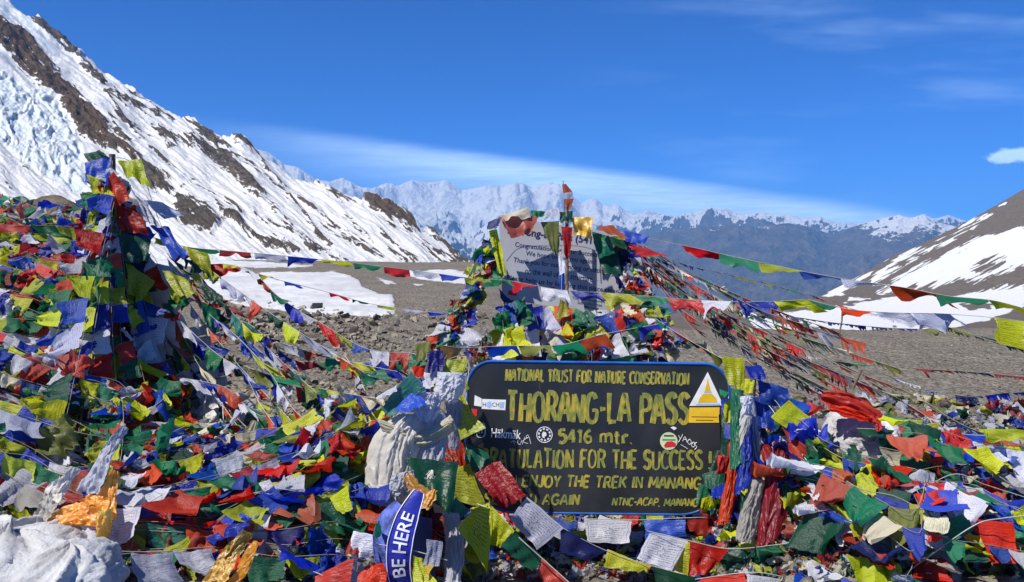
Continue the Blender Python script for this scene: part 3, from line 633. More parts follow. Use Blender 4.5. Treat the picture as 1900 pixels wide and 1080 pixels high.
def drape(points_xy, spacing, size, lift, label, group, style='mix', faded=.3, name='prayer_flag_string', cyc0=None, absz=False):
    """a flag string lying along a path over the heap; every flag on it is a part"""
    pts = []
    for q in points_xy:
        x, y = q[0], q[1]; z = q[2] if len(q) > 2 else Gz(x, y) + lift * (R.uniform(.4, 1.6) if not hasattr(drape, 'k') else drape.k)
        pts.append((x, y, z))
    C = spline(pts, max(60, len(pts) * 9)); org = C[0].copy(); root = empty(name, org); tag(root, label, 'prayer flags', group)
    cord(C[::2], root, org, .0013 * max(1, C[0][1] / 5))
    seg = np.linalg.norm(np.diff(C, axis=0), axis=1); cum = np.concatenate([[0], np.cumsum(seg)]); Ln = cum[-1]
    ks = min(1.38, math.exp(R.gauss(.06, .28))); size *= ks; spacing = size * .98; fade_s = R.choice([.03, .15, .5, .9, faded]); bunch = R.choice([.12, .3, .45])
    n = max(2, int(Ln / spacing)); spacing = Ln / n; c0 = R.randrange(5) if cyc0 is None else cyc0
    lean = R.uniform(-.25, .25); lay = R.uniform(.25, .75)
    for i in range(n):
        p1, p2 = (np.array([np.interp(min(max(q, 0), Ln), cum, C[:, k]) for k in range(3)]) for q in (i * spacing, (i + 1) * spacing))
        t = Vector(p2 - p1 + 1e-6); L_ = t.length; t = t.normalized(); mid = (p1 + p2) / 2
        if t.x < 0: t = -t
        cn = CYC[(c0 + i) % 5]
        cn = R.choice(FADE[cn]) if R.random() < fade_s else cn
        n_ = Vector((lean + R.gauss(0, .22), -.85 + R.gauss(0, .2), lay + R.gauss(0, .28)))
        prt = .45 if cn in ('white', 'yellow', 'cream', 'lavender') and R.random() < .7 else 0.0
        if R.random() < bunch:
            si = R.randrange(10) if R.random() < .45 else 22 + R.randrange(6); sz = L_ * R.uniform(.9, 1.25)
            place_piece(root, org, mid + np.array([0, -.012, -.2 * size]), t + Vector((R.gauss(0, .3), R.gauss(0, .2), R.gauss(0, .3))), n_, (sz, sz * R.uniform(.7, 1.1)), cn, si, prt)
        else:
            place_piece(root, org, mid + np.array([0, -.012, 0]), t, n_, (L_ * 1.03, size * R.uniform(.7, 1.15)), cn, 10 + R.randrange(12), prt)
    root['first'] = CYC[c0 % 5]; return root

def surf(px, py, d0=2.0):
    d = ray_ground(px, py, d0, 12)
    return d
def pix_drape(pp, *a, **k):
    drape.k = R.uniform(.3, 2.0)
    out = []; last = None
    for px, py in pp:
        d = surf(px, py) or last or 8
        if last is None: last = d
        d = min(d, last + 1.2); last = d
        x = (px - CX) / F * d; out.append((x, d))
    return drape(out, *a, **k)

# ------------------------------------------------------------------ faded cloth tangle under everything (nobody could count it)
cc = ['grey', 'white', 'pink', 'red', 'green', 'blue', 'yellow', 'olive', 'cream', 'teal', 'navy', 'darkred', 'darkgreen', 'lavender', 'brick']
wts = [7, 8, 2, 2, 2, 2, 2, 4, 6, 1, 3, 3, 4, 3, 1]
VV, TT, MI, UVs = [], [], [], []; off = 0
def litter(n, px0, px1, py0, py1, smin, smax, cond=lambda x, y: True, d0=2.0):
    global off
    for _ in range(n):
        px = R.uniform(px0, px1); py = R.uniform(py0, py1)
        if not cond(px, py): continue
        d = ray_ground(px, py, d0, 12)
        if d is None or d > 11: continue
        x = (px - CX) / F * d; z = Gz(x, d); s = R.uniform(smin, smax) * d / F
        V, T, uv = SHAPES[R.choice([R.randrange(10), 22 + R.randrange(6)])]
        m = rotm(R.uniform(0, 6.3), R.gauss(.5, .5), R.gauss(0, .5)) * s
        VV.append(V @ m.T + np.array([x, d, z + R.uniform(0, .05)])); TT.append(T + off); off += len(V); UVs.append(uv)
        MI.append(np.full(len(T), R.choices(range(len(cc)), wts)[0]))
litter(2600, -60, 420, 385, 1080, 22, 46)
litter(1500, 380, 860, 790, 1080, 24, 55)
litter(1500, 1370, 1930, 750, 1080, 24, 50, lambda x, y: not (1540 < x < 1700 and 770 < y < 905 and R.random() < .75))
litter(1700, 820, 1280, 560, 700, 18, 38, d0=6.0)
litter(650, 900, 1400, 965, 1080, 20, 40)
me = mesh_np('cloth_tangle', np.concatenate(VV), np.concatenate(TT), True, np.concatenate(UVs), None, [mat_cloth(c) for c in cc], np.concatenate(MI))
tag(link('cloth_tangle', me), 'matted tangle of old faded flag cloth covering the heaps', 'cloth', kind='stuff')

# ------------------------------------------------------------------ counted strings lying over the heaps, zone by zone
ORD = ['', 'second ', 'third ', 'fourth ', 'fifth ', 'sixth ', 'seventh ', 'eighth ', 'ninth ', 'tenth '] + [str(i) + ('st ' if i % 10 == 1 and i != 11 else 'nd ' if i % 10 == 2 and i != 12 else 'rd ' if i % 10 == 3 and i != 13 else 'th ') for i in range(11, 60)]
def rank(rs, label):
    rs.sort(key=lambda o: (o.location.z - EYE) / o.location.y, reverse=True)
    for i, o in enumerate(rs): o['label'] = label + ', ' + (ORD[i] + 'from the top' if i else 'the topmost') + (', starting ' + o['first'] if 'first' in o else '')
def zone(n, fpath, label, group, **k):
    dbl = n >= 14                                  # a long string doubles back on itself
    rank([pix_drape(fpath(i) + (fpath(i)[::-1] if dbl else []), label=label, group=group, **k) for i in range((n + 1) // 2 if dbl else n)], label)
J = lambda v, a: v + R.uniform(-a, a)
def radial(cx, cy, x0, x1, y1, bow):      # falling from the head of the cairn to a lower edge
    def f(i):
        ex = R.uniform(x0, x1); ey = J(y1, 70); sx, sy = J(cx, 40), J(cy, 40)
        return [(sx + (ex - sx) * t + J(0, 12), sy + (ey - sy) * t + bow * math.sin(math.pi * t) * R.uniform(.3, 1) + J(0, 12)) for t in np.linspace(0, 1, 6)]
    return f
def across(x0, x1, y0, y1, dy, jy=25):
    def f(i):
        a = R.uniform(y0, y1); b = a + J(dy, jy); xa, xb = J(x0, 20), J(x1, 20)
        return [(xa + (xb - xa) * t, a + (b - a) * t + 18 * math.sin(math.pi * t) * R.uniform(-.3, 1) + J(0, 8)) for t in np.linspace(0, 1, 6)]
    return f
zone(20, across(-30, 170, 395, 520, 20), 'faded flag string on the crest of the left heap', 'flag strings over the crest of the left heap', spacing=.10, size=.15, lift=.10, faded=.9)
zone(24, across(-30, 180, 520, 700, 40), 'bright flag string across the middle left heap', 'flag strings across the middle of the left heap', spacing=.085, size=.12, lift=.12)
zone(24, across(-30, 230, 690, 940, 90, 50), 'flag string above the lower left snow bank', 'flag strings over the lower left heap', spacing=.08, size=.12, lift=.12)
rs = []
for i in range(30):
    ex = 20 + 400 * (i + R.uniform(-.4, .4)) / 29; ey = R.uniform(640, 900) if ex < 330 else R.uniform(700, 850); d_ = ray_ground(ex, ey, 2.0, 12) or 5
    d_ = min(d_, 5.6); a_ = P(J(212, 14), R.choice([J(330, 25), J(420, 40), J(500, 40)]), 4.88 + R.uniform(-.08, .1)); b_ = P(ex, ey, d_) + Vector((0, 0, .06)); sag = R.uniform(.02, .16)
    pts = [tuple(a_.lerp(b_, t) - Vector((0, .05 * math.sin(math.pi * t), sag * math.sin(math.pi * t)))) for t in np.linspace(0, 1, 6)]
    rs.append(drape(pts, .10, .12, 0, 'flag string', 'flag strings stretched from the left pole', style='hang', faded=.3))
rank(rs, 'flag string stretched from the head of the left pole')
zone(22, across(170, 420, 800, 1060, -90, 60), 'flag string right of the lower left snow bank', 'flag strings between the snow bank and the lanyard', spacing=.075, size=.13, lift=.12)
zone(30, across(400, 700, 940, 1080, -150, 50), 'flag string pulled taut towards the scarf bundle', 'flag strings running up to the scarf bundle', spacing=.07, size=.135, lift=.12, style='strip', faded=.25)
zone(14, across(420, 690, 860, 900, -70, 30), 'flag string on the heap edge beside the gravel', 'flag strings along the heap edge beside the gravel', spacing=.07, size=.095, lift=.10)
zone(8, across(810, 900, 985, 1080, 20, 30), 'flag string hanging around the foot of the scarf bundle', 'flag strings round the foot of the scarf bundle', spacing=.075, size=.11, lift=.2, style='hang')
zone(30, across(1400, 1700, 800, 1010, 130, 40), 'flag string on the heap right of the sign', 'flag strings slanting down the right heap', spacing=.08, size=.14, lift=.14)
zone(24, across(1640, 1940, 880, 1060, 60, 50), 'flag string tangled at the far lower right', 'flag strings over the far right corner heap', spacing=.08, size=.14, lift=.14)
zone(16, across(200, 720, 970, 1085, -20, 40), 'flag string along the lower edge right of snow', 'flag strings along the lower edge of the heap', spacing=.08, size=.12, lift=.10, faded=.4)
zone(9, across(1620, 1940, 800, 860, 50, 20), "flag string along the right heap's snowy top", 'flag strings along the snowy top of the right heap', spacing=.11, size=.11, lift=.08)
zone(10, across(900, 1400, 990, 1060, 10, 20), 'dim flag string on ground under the black sign', 'flag strings on the ground under the black sign', spacing=.11, size=.12, lift=.06, faded=.6)

# strings wrapped round the cairn below the white sign (a tent of cloth)
def tent(n, lx, rx, label, group):
    rs = []
    for i in range(n):
        t0 = R.uniform(0, 1); ax = 930 + 210 * t0; ay = 560 + 20 * t0; bx = ax + R.uniform(lx, rx); by = J(665, 15); dd_ = R.uniform(6.9, 7.3)
        pts = [tuple(P(ax + (bx - ax) * t + J(0, 5), ay + (by - ay) * t, dd_ - .25 * t)) for t in np.linspace(0, 1, 5)]
        rs.append(drape(pts, .10, .18, 0, label, group, style='mix', faded=.95))
    rank(rs, label)
tent(30, -60, 60, 'dark flag string on the cairn under the white sign', 'flag strings hanging under the white sign')
for i in range(14):
    t = i / 13; a = (905 - 10 * R.random(), 440 + 30 * t); b = (J(815, 35), J(650, 12))
    pts = [tuple(P(a[0] + (b[0] - a[0]) * s + J(0, 4), a[1] + (b[1] - a[1]) * s + 10 * math.sin(3.1 * s), 7.2 - .5 * s)) for s in np.linspace(0, 1, 5)]
    LS = globals().setdefault('LSl', []); LS.append(drape(pts, .085, .13, 0, 'flag string falling from the left edge of the white sign', 'flag strings left of the white sign', style='hang', faded=.5))
for i in range(18):
    t = i / 17; a = (1150 + 30 * R.random(), 440 + 60 * t); b = (J(1240, 50), J(640, 20))
    pts = [tuple(P(a[0] + (b[0] - a[0]) * s + J(0, 4), a[1] + (b[1] - a[1]) * s + 8 * math.sin(3.1 * s), 7.2 - .6 * s)) for s in np.linspace(0, 1, 5)]
    LS = globals().setdefault('LSr', []); LS.append(drape(pts, .09, .12, 0, 'tattered flag string falling from the right edge of the white sign', 'flag strings right of the white sign', style='mix', faded=.7))
rank(LSl, 'flag string left of the white sign'); rank(LSr, 'tattered flag string right of the white sign')

# ------------------------------------------------------------------ strings in the air, flag by flag along their cords
M_WCORD = simple('white cord', (.42, .42, .40), .8)
def air_string(pp, cols_, hts, label, gap=.12, dens=1.0, tail=0.0, wind=.35, group=None, r=.003, tatter=False, start=0.0, seedb=0):
    C = spline(path3(pp), 90); org = C[0].copy(); root = empty('prayer_flag_string', org); tag(root, label, 'prayer flags', group)
    cord(C[::2], root, org, r * .6, M_WCORD if not tatter else M_CORD)
    seg = np.linalg.norm(np.diff(C, axis=0), axis=1); cum = np.concatenate([[0], np.cumsum(seg)]); n = len(cols_)
    for i, cn in enumerate(cols_):
        if cn is None: continue
        s0 = cum[-1] * (start + (1 - start) * (i + gap / 2) / n); s1 = cum[-1] * (start + (1 - start) * (i + 1 - gap / 2) / n)
        h = (hts if np.isscalar(hts) else hts[i % len(hts)]) * R.uniform(.85, 1.45)
        nu, nv_ = (26 if tatter else 14), 6; U, V = frame(nu, nv_); s = s0 + (s1 - s0) * U
        base = np.stack([np.interp(s, cum, C[:, k]) for k in range(3)], 1); sd_ = seedb + i * 13 + int(abs(org[0]) * 100)
        ta, tb = R.choice([(1, .35), (.9, .9), (.5, 1), (1, .15), (.8, 1), (1, .6)]); pin = R.uniform(.2, .8); prof = ta + (tb - ta) * U - .5 * R.choice([0, 0, 1]) * np.exp(-((U - pin) / .15) ** 2) + .35 * fbm(U * 3, U * 0 + sd_, 2, 3); shear = R.uniform(-.3, 1.3) * h; twi = R.uniform(0, .5)
        hh = h * V * prof
        rip = np.sin(U * 9 + sd_ + V * 3) * .22 + fbm(U * 3 + sd_, V * 1.5, 3, 8) * .5
        dv = np.stack([wind * V * h * .3 + shear * V * (.4 + .6 * U), -V * h * (.35 + rip + twi * U), -hh * .85 + twi * h * V * U * .5 + .12 * h * V * np.sin(U * 7 + sd_)], 1)
        if tatter:
            rag = RNG.random(nu) ** 1.6; rag = (.18 + .95 * rag) * (.7 + .6 * np.abs(fbm(np.linspace(0, 3, nu) + sd_, np.zeros(nu), 2, 4))); dv *= np.tile(rag, nv_)[:, None]
        else: dv[:, 2] -= (V > .85) * .05 * h * np.abs(fbm(U * 14 + sd_, V, 2, 4))
        o = link('flag', mesh_np('flag', base + dv - org, grid_faces(nv_, nu), True, np.stack([U, 1 - V], 1), None, [mat_cloth(cn, .7 if cn in ('white', 'yellow') else 0.0)]), root)
    return root
B, W_, R_, G_, Y_ = 'blue', 'white', 'red', 'green', 'yellow'
air_string([(285, 440, 5.2), (345, 458), (430, 466), (520, 474), (620, 484), (720, 496), (800, 506), (885, 518, 6.9), (940, 520), (1040, 538), (1150, 545), (1280, 556), (1400, 560), (1500, 556, 5.6)],
 [Y_, G_, R_, W_, B_ if False else B, Y_, G_, R_, W_, B, Y_, G_, R_, W_, B, Y_, G_, R_, W_, B, Y_], [.045, .05, .06, .05, .055, .05, .06, .06, .05, .07, .06, .07, .09, .09, .09, .10, .09, .10, .10, .10, .10],
 'long flag string running from the left cairn across the face of the white sign', gap=.1)
air_string([(1190, 440, 7.2), (1285, 459), (1360, 476), (1440, 493), (1512, 508), (1590, 521), (1680, 534), (1757, 549), (1845, 558), (1925, 580, 4.2)],
 [None, R_, G_, Y_, B, W_, R_, G_, Y_], [.06, .07, .11, .10, .06, .06, .08, .07, .06], 'topmost flag string crossing the far blue hills at right', gap=.02)
air_string([(1180, 452, 7.3), (1240, 480), (1300, 498), (1400, 520), (1500, 547), (1580, 573), (1660, 590), (1740, 602), (1830, 630), (1920, 655, 4.5)],
 ['pink', 'darkred', 'navy', 'navy', 'darkred', 'olive', 'yellow', 'green', R_, R_, W_, 'lavender', 'navy', 'olive', 'darkgreen', 'darkgreen'], .05, 'tattered dark flag string second from the top at right', tatter=True, gap=.15)
air_string([(1500, 556, 5.8), (1570, 573), (1650, 580), (1740, 582), (1830, 588), (1925, 600, 4.6)], [G_, R_, W_, 'lavender', None, Y_], [.06, .07, .08, .11, .08, .13], 'flag string with a pale blue flag above the right snowfield', gap=.05)
air_string([(1240, 560, 7.0), (1340, 590), (1440, 585), (1540, 598), (1640, 608), (1780, 616), (1925, 650, 5.0)], ['darkgreen', 'darkred', G_, 'darkred', 'navy', 'navy', 'olive', 'darkgreen'], .05, 'low dark flag string skimming the right snowfield edge', tatter=True)
air_string([(1200, 500, 7.2), (1290, 560), (1380, 610), (1470, 650), (1560, 672), (1700, 684), (1800, 690), (1925, 702, 5.0)], [R_, 'pink', 'darkgreen', 'olive', Y_, G_, W_, G_, None, 'darkred', 'navy', 'darkred'], .06, 'flag string crossing the brown gravel plain at right', tatter=True)
air_string([(1190, 480, 7.2), (1260, 570), (1340, 620), (1430, 680), (1520, 730), (1600, 760, 4.4)], [R_, 'brick', R_, 'darkgreen', 'navy', 'grey', 'darkred', 'grey'], .09, 'tattered flag string dropping towards the red cloth roll', tatter=True)
air_string([(1185, 470, 7.25), (1300, 540), (1400, 600), (1500, 650), (1600, 700), (1700, 760), (1760, 800, 4.4)], ['darkred', 'darkgreen', 'pink', 'lavender', 'navy', 'olive', 'grey', 'pink', 'darkgreen', 'brick', 'brick'], .07, 'long ragged flag string slanting to the right heap', tatter=True)
air_string([(1190, 490, 7.2), (1300, 580), (1400, 640), (1480, 700), (1560, 740, 4.6)], ['grey', 'darkred', 'olive', 'grey', 'darkgreen', 'navy'], .08, 'greyish shredded flag string just above the blue bundle', tatter=True)
air_string([(1400, 560, 6.4), (1500, 640), (1590, 690), (1690, 730), (1790, 790), (1925, 835, 4.0)], [Y_, 'olive', 'grey', R_, 'brick', 'olive', W_, 'lavender', 'pink'], .06, 'frayed flag string above the red roll and the blue flag', tatter=True)
air_string([(1600, 680, 6.0), (1700, 715), (1790, 735), (1860, 730), (1925, 726, 5)], [None, W_, 'lavender', 'navy', B, B], .06, 'blue ended flag string over the gravel at the right edge', tatter=True)
air_string([(330, 452, 5.1), (372, 488), (420, 490), (470, 505), (510, 545), (560, 580), (600, 602), (655, 636), (700, 652), (760, 655), (795, 668, 4.35)],
 [Y_, B, R_, Y_, W_, R_, G_, B, W_, R_, Y_, B, W_, R_, G_], [.07, .08, .08, .05, .05, .07, .07, .08, .05, .09, .08, .07, .08, .09], 'flag string with flipped red flags dipping over the stone field', gap=.04)
air_string([(310, 470, 5.0), (360, 530), (410, 585), (460, 600), (500, 632), (545, 668), (620, 672), (700, 672), (760, 668, 4.4)],
 [G_, Y_, R_, W_, R_, G_, 'pink', B, 'darkred', G_, Y_, B, G_], [.08, .09, .12, .10, .10, .08, .08, .08, .05, .05, .06], 'flag string sagging low across the dark stones', gap=.06)
air_string([(420, 490, 5.2), (520, 520), (600, 540), (700, 566), (832, 583, 6.6)], [G_, Y_, B, None, R_, G_, Y_, 'lavender', B], .03, 'thin twisted flag string above the rounded snow patch', gap=.3)
air_string([(300, 560, 4.9), (350, 610), (400, 655), (450, 690), (480, 745), (510, 790, 4.0)], [R_, W_, B, G_, W_, B, Y_, R_], .09, 'flag string leading from the cairn to the small snow patch', gap=.05)
air_string([(320, 500, 4.9), (380, 575), (440, 625), (500, 690), (545, 760), (600, 800, 3.9)], [Y_, R_, B, W_, B, Y_, G_, W_, R_, B], .10, 'steep flag string with big blue flags beside the gravel', gap=.05)
air_string([(640, 660, 5), (660, 690), (675, 720), (690, 760, 4.2)], [R_, W_, B], .12, 'short flag string with red white and blue over gravel', gap=.05)
air_string([(330, 700, 4.5), (420, 720), (480, 770), (560, 770), (640, 790), (720, 745), (780, 700, 4.1)], [W_, B, R_, W_, G_, B, Y_, W_, R_, B, Y_, R_, B], .09, 'flag string with a striped flag along the gravel edge', gap=.03)
air_string([(815, 640, 4.7), (860, 645), (940, 642), (1040, 640), (1120, 620), (1240, 598, 6.5)], ['orange', W_, B, 'olive', G_, 'brick', None, B], [.08, .01, .05, .08, .09, .10, .05, .09], 'flag string with orange flags stretched behind the black sign top', gap=.05)
air_string([(1215, 590, 6.6), (1260, 620), (1330, 660), (1390, 690, 4.4)], [G_, R_, 'darkgreen', 'olive', B], .09, 'short flag string behind the right shoulder of the black sign')
air_string([(238, 470, 4.75), (240, 545), (245, 640), (250, 740), (262, 800, 4.5)], [None] * 5, .1, 'white cord with large single flags down the cairn face', r=.006)
air_string([(105, 585, 4.7), (112, 640), (125, 700), (150, 760, 4.3)], [R_, W_, G_, Y_, B, W_, R_, Y_], .07, 'vertical flag string of small flags left of the cairn', gap=.05)
fan = [(300, 430, 690, 700), (310, 480, 640, 780), (320, 520, 560, 800), (290, 600, 520, 850), (330, 540, 740, 690), (300, 650, 600, 800), (330, 620, 700, 740), (310, 560, 470, 830), (320, 450, 600, 740)]
rs = []
for i, (x0, y0, x1, y1) in enumerate(fan):
    bow = R.uniform(8, 34); n_ = R.randint(9, 14); c0 = R.randrange(5)
    rs.append(air_string([(x0 + (x1 - x0) * t, y0 + (y1 - y0) * t + bow * math.sin(math.pi * t) * (1.2 - .4 * t), *((5.0 - .9 * t,) if t in (0, 1) else ())) for t in (0, .25, .5, .75, 1)], [R.choice(FADE[CYC[(c0 + j) % 5]]) for j in range(n_)], R.uniform(.07, .11), 'x', gap=.05, group='flag strings fanning from the left cairn')); rs[-1]['first'] = CYC[c0]
rank(rs, 'flag string fanning from the left cairn over gravel')
rs = []
for i in range(15):
    t0 = i / 14; n_ = R.randint(9, 14); c0 = R.randrange(5); x0, y0, x1, y1 = 1180 + R.uniform(-10, 20), 455 + 45 * t0, 1430 + 260 * R.random(), 600 + 170 * t0
    rs.append(air_string([(x0 + (x1 - x0) * t, y0 + (y1 - y0) * t + R.uniform(10, 22) * math.sin(math.pi * t), *((7.2 - 2.2 * t,) if t in (0, 1) else ())) for t in (0, .25, .5, .75, 1)], [R.choice(['grey', 'olive', 'darkred', 'darkgreen', 'pink', 'navy', 'cream', 'red', 'green', 'lavender']) for j in range(n_)], R.uniform(.09, .15), 'x', gap=.02, tatter=True, group='worn flag strings fanning right from the white sign'))
rank(rs, 'worn flag string fanning right from the white sign')
# long taut cords without flags at right
air_string([(1345, 690, 4.2), (1420, 745), (1470, 820), (1520, 880), (1600, 960, 3.4)], [None] * 4, .1, 'bare white cord running from the right bundle down the heap', r=.004)

# ------------------------------------------------------------------ large single flags of the foreground strings
def flag_string(label, cordpts, flags, cat='prayer flags', name='prayer_flag_string', r=.003, group=None, d=4.0, mat=None):
    """cord in photo pixels; flags: (colour, TL, TR, BR, BL[, distance[, amp]])"""
    C = spline(path3(cordpts), 50); org = C[0].copy(); root = empty(name, org); tag(root, label, cat, group)
    cord(C, root, org, r * .6, mat or M_WCORD)
    for i, fl_ in enumerate(flags):
        cn, q = fl_[0], fl_[1:5]; dd_ = fl_[5] if len(fl_) > 5 else d; amp = fl_[6] if len(fl_) > 6 else .075
        pts = [P(x, y, dd_ + (.0 if k < 2 else -.06) + .03 * math.sin(i * 3 + k * 2)) for k, (x, y) in enumerate(q)]
        V, Fc, uv = cloth_quad(pts, 16, 14, amp, i * 7 + len(flags) + int(q[0][0]))
        nm = 'flag'
        o = link(nm, local_mesh(nm, V, Fc, uv, mat_cloth(cn, .8 if cn in ('white', 'yellow', 'lavender') else (.45 if cn in ('red',) else 0)), org), root)
    return root
flag_string('flag string hanging diagonally over the lower left corner of the black sign', [(762, 850, 4.1), (850, 862, 4.05), (880, 880, 4.0), (975, 922, 4.0), (1042, 978, 3.9), (1125, 1022, 3.9), (1210, 1050, 3.85), (1290, 1070, 3.85), (1400, 1085, 3.8)],
 [('darkgreen', (752, 848), (852, 858), (835, 955), (782, 925), 3.48, .09), ('yellow', (846, 868), (872, 860), (902, 945), (836, 925), 4.0), ('darkred', (880, 880), (925, 852), (977, 918), (932, 946), 3.95, .03),
  ('lavender', (978, 922), (1046, 980), (998, 1020), (944, 964), 3.9, .03), ('navy', (1042, 978), (1126, 1022), (1092, 1040), (1038, 1022), 3.9, .05), ('yellow', (1126, 1020), (1210, 1050), (1185, 1060), (1122, 1048), 3.9), ('darkgreen', (1212, 1052), (1292, 1072), (1290, 1100), (1220, 1090), 3.9)])
flag_string('yellow to green to red flag string plunging below the black sign', [(885, 935, 3.7), (915, 950), (960, 995), (1010, 1040), (1060, 1085, 3.5)],
 [('yellow', (882, 942), (915, 940), (905, 1066), (850, 975), 3.6), ('yellow', (912, 938), (955, 985), (935, 1015), (905, 1010), 3.62), ('darkgreen', (955, 985), (1012, 1040), (985, 1060), (925, 1015), 3.6, .05), ('red', (1005, 1035), (1062, 1085), (1040, 1100), (1000, 1065), 3.6)], r=.005)
flag_string('white and blue printed flags drooping just below the black sign', [(1080, 962, 4.15), (1170, 965), (1240, 962), (1340, 960), (1400, 965, 4.1)],
 [('white', (1083, 963), (1172, 967), (1168, 1006), (1090, 1003), 4.12, .04), ('blue', (1195, 966), (1272, 964), (1272, 996), (1196, 1002), 4.12), ('darkred', (1275, 964), (1325, 962), (1320, 990), (1280, 985), 4.12), ('darkgreen', (1330, 960), (1395, 965), (1380, 1000), (1335, 995), 4.12)])
flag_string('flag string with printed white and yellow flags along the bottom right', [(1200, 985, 3.5), (1277, 1003), (1350, 1018), (1424, 1013), (1500, 1000), (1580, 972, 3.3)],
 [('white', (1206, 988), (1277, 1004), (1246, 1060), (1181, 1036), 3.5, .04), ('yellow', (1264, 1010), (1280, 1006), (1279, 1067), (1247, 1056), 3.52, .04), ('red', (1280, 1004), (1352, 1018), (1318, 1066), (1280, 1068), 3.5, .1), ('darkgreen', (1352, 1016), (1423, 1014), (1421, 1074), (1350, 1072), 3.5, .05),
  ('yellow', (1424, 1012), (1497, 1000), (1502, 1056), (1431, 1063), 3.48, .04), ('blue', (1500, 1000), (1580, 972), (1548, 1040), (1512, 1046), 3.45, .1)])
flag_string('flag string with the big white printed square flag on the right heap', [(1385, 712, 4.1), (1440, 745), (1465, 795), (1510, 830), (1560, 900), (1600, 940), (1680, 965, 3.3)],
 [('yellow', (1464, 742), (1508, 780), (1490, 814), (1432, 774), 3.9, .03), ('red', (1448, 790), (1500, 832), (1526, 908), (1485, 862), 3.75, .08), ('green', (1497, 808), (1567, 852), (1545, 876), (1505, 848), 3.75, .04), ('red', (1560, 858), (1580, 880), (1620, 918), (1575, 900), 3.65), ('red', (1525, 920), (1560, 880), (1618, 928), (1585, 974), 3.55, .05),
  ('white', (1574, 966), (1640, 945), (1674, 1026), (1614, 1046), 3.35, .025), ('white', (1640, 945), (1692, 942), (1680, 1006), (1662, 1000), 3.4, .04)])
flag_string('flag string looping from the blue flag to the right corner heap', [(1640, 945, 3.5), (1700, 915), (1770, 880), (1830, 900), (1925, 930, 3.3)],
 [('red', (1638, 934), (1702, 910), (1706, 986), (1686, 990), 3.45, .09), ('green', (1684, 884), (1752, 862), (1742, 900), (1688, 912), 3.9), ('white', (1768, 903), (1778, 908), (1810, 966), (1764, 952), 3.4, .04), ('red', (1812, 938), (1835, 920), (1850, 960), (1815, 966), 3.4), ('blue', (1868, 930), (1930, 922), (1930, 955), (1880, 950), 3.4, .09)])
flag_string('green cord flag string with a big red flag near the right corner', [(1660, 1078, 3.1), (1720, 1035), (1808, 975), (1860, 962), (1930, 955, 3.0)],
 [('white', (1648, 1014), (1716, 1004), (1724, 1056), (1655, 1078), 3.25, .04), ('green', (1734, 972), (1788, 953), (1808, 984), (1752, 1018), 3.15, .06), ('red', (1812, 964), (1884, 970), (1880, 1048), (1830, 1042), 3.1, .035), ('red', (1720, 1000), (1760, 1005), (1765, 1060), (1735, 1050), 3.2), ('darkgreen', (1780, 1000), (1820, 990), (1832, 1046), (1782, 1044), 3.2), ('green', (1884, 972), (1930, 975), (1930, 1000), (1884, 998), 3.1)], r=.004)
flag_string('flag string with the dark blue flag above the snowy heap', [(1590, 770, 4.2), (1640, 780), (1700, 800), (1745, 802), (1828, 808), (1925, 800, 4.0)],
 [('green', (1640, 768), (1690, 780), (1680, 792), (1640, 784), 4.2), ('yellow', (1690, 790), (1742, 784), (1738, 818), (1700, 806), 4.1, .09), ('blue', (1742, 800), (1830, 808), (1800, 862), (1748, 845), 4.05, .07), ('yellow', (1816, 794), (1930, 800), (1930, 820), (1830, 812), 4.0, .09)])
flag_string('green flag string swagged across the snow of the right heap', [(1590, 795, 4.0), (1640, 800), (1690, 830), (1750, 858), (1800, 862, 3.9)],
 [('darkgreen', (1588, 793), (1660, 798), (1650, 815), (1595, 808), 4.0), ('green', (1630, 812), (1695, 826), (1690, 838), (1632, 824), 4.0), ('yellow', (1698, 832), (1760, 856), (1752, 862), (1700, 842), 4.0)])
flag_string('blue flags bunched at the bottom edge right of centre', [(1470, 1075, 3.2), (1560, 1050), (1640, 1035), (1700, 1040, 3.1)], [('blue', (1475, 1066), (1560, 1046), (1555, 1100), (1470, 1100), 3.2, .08), ('blue', (1575, 1030), (1642, 1032), (1640, 1095), (1568, 1095), 3.2, .11)])
flag_string('red and pale flag string at the very bottom right of the sign', [(1290, 1075, 3.3), (1400, 1062), (1480, 1078, 3.3)], [('red', (1300, 1072), (1380, 1064), (1390, 1100), (1300, 1100), 3.3, .1), ('white', (1385, 1066), (1475, 1078), (1475, 1100), (1390, 1100), 3.3, .06)])
flag_string('yellow flags tied over the upper left corner of the black sign', [(800, 720, 4.12), (832, 668), (868, 668, 4.05), (866, 720), (860, 780, 4.0)],
 [('yellow', (830, 667), (868, 666), (860, 702), (803, 722), 4.08, .08), ('yellow', (842, 690), (858, 686), (874, 720), (864, 726), 4.02), ('yellow', (832, 712), (850, 724), (895, 796), (848, 818), 3.98, .035)])
flag_string('green and blue flags knotted on the head of the scarf bundle', [(700, 760, 4.1), (740, 720), (790, 700), (830, 660, 4.1)],
 [('navy', (793, 652), (823, 650), (824, 690), (790, 692), 4.1, .12), ('white', (786, 690), (825, 686), (830, 712), (785, 718), 4.08, .14), ('olive', (770, 640), (800, 632), (800, 662), (772, 668), 4.15), ('teal', (706, 758), (762, 690), (790, 722), (722, 776), 3.62, .10), ('blue', (732, 762), (768, 722), (792, 748), (752, 766), 3.58, .07), ('white', (698, 738), (740, 712), (735, 728), (705, 745), 3.62), ('red', (765, 680), (790, 678), (785, 700), (768, 698), 4.1), ('white', (782, 708), (798, 700), (806, 716), (790, 722), 4.0)])
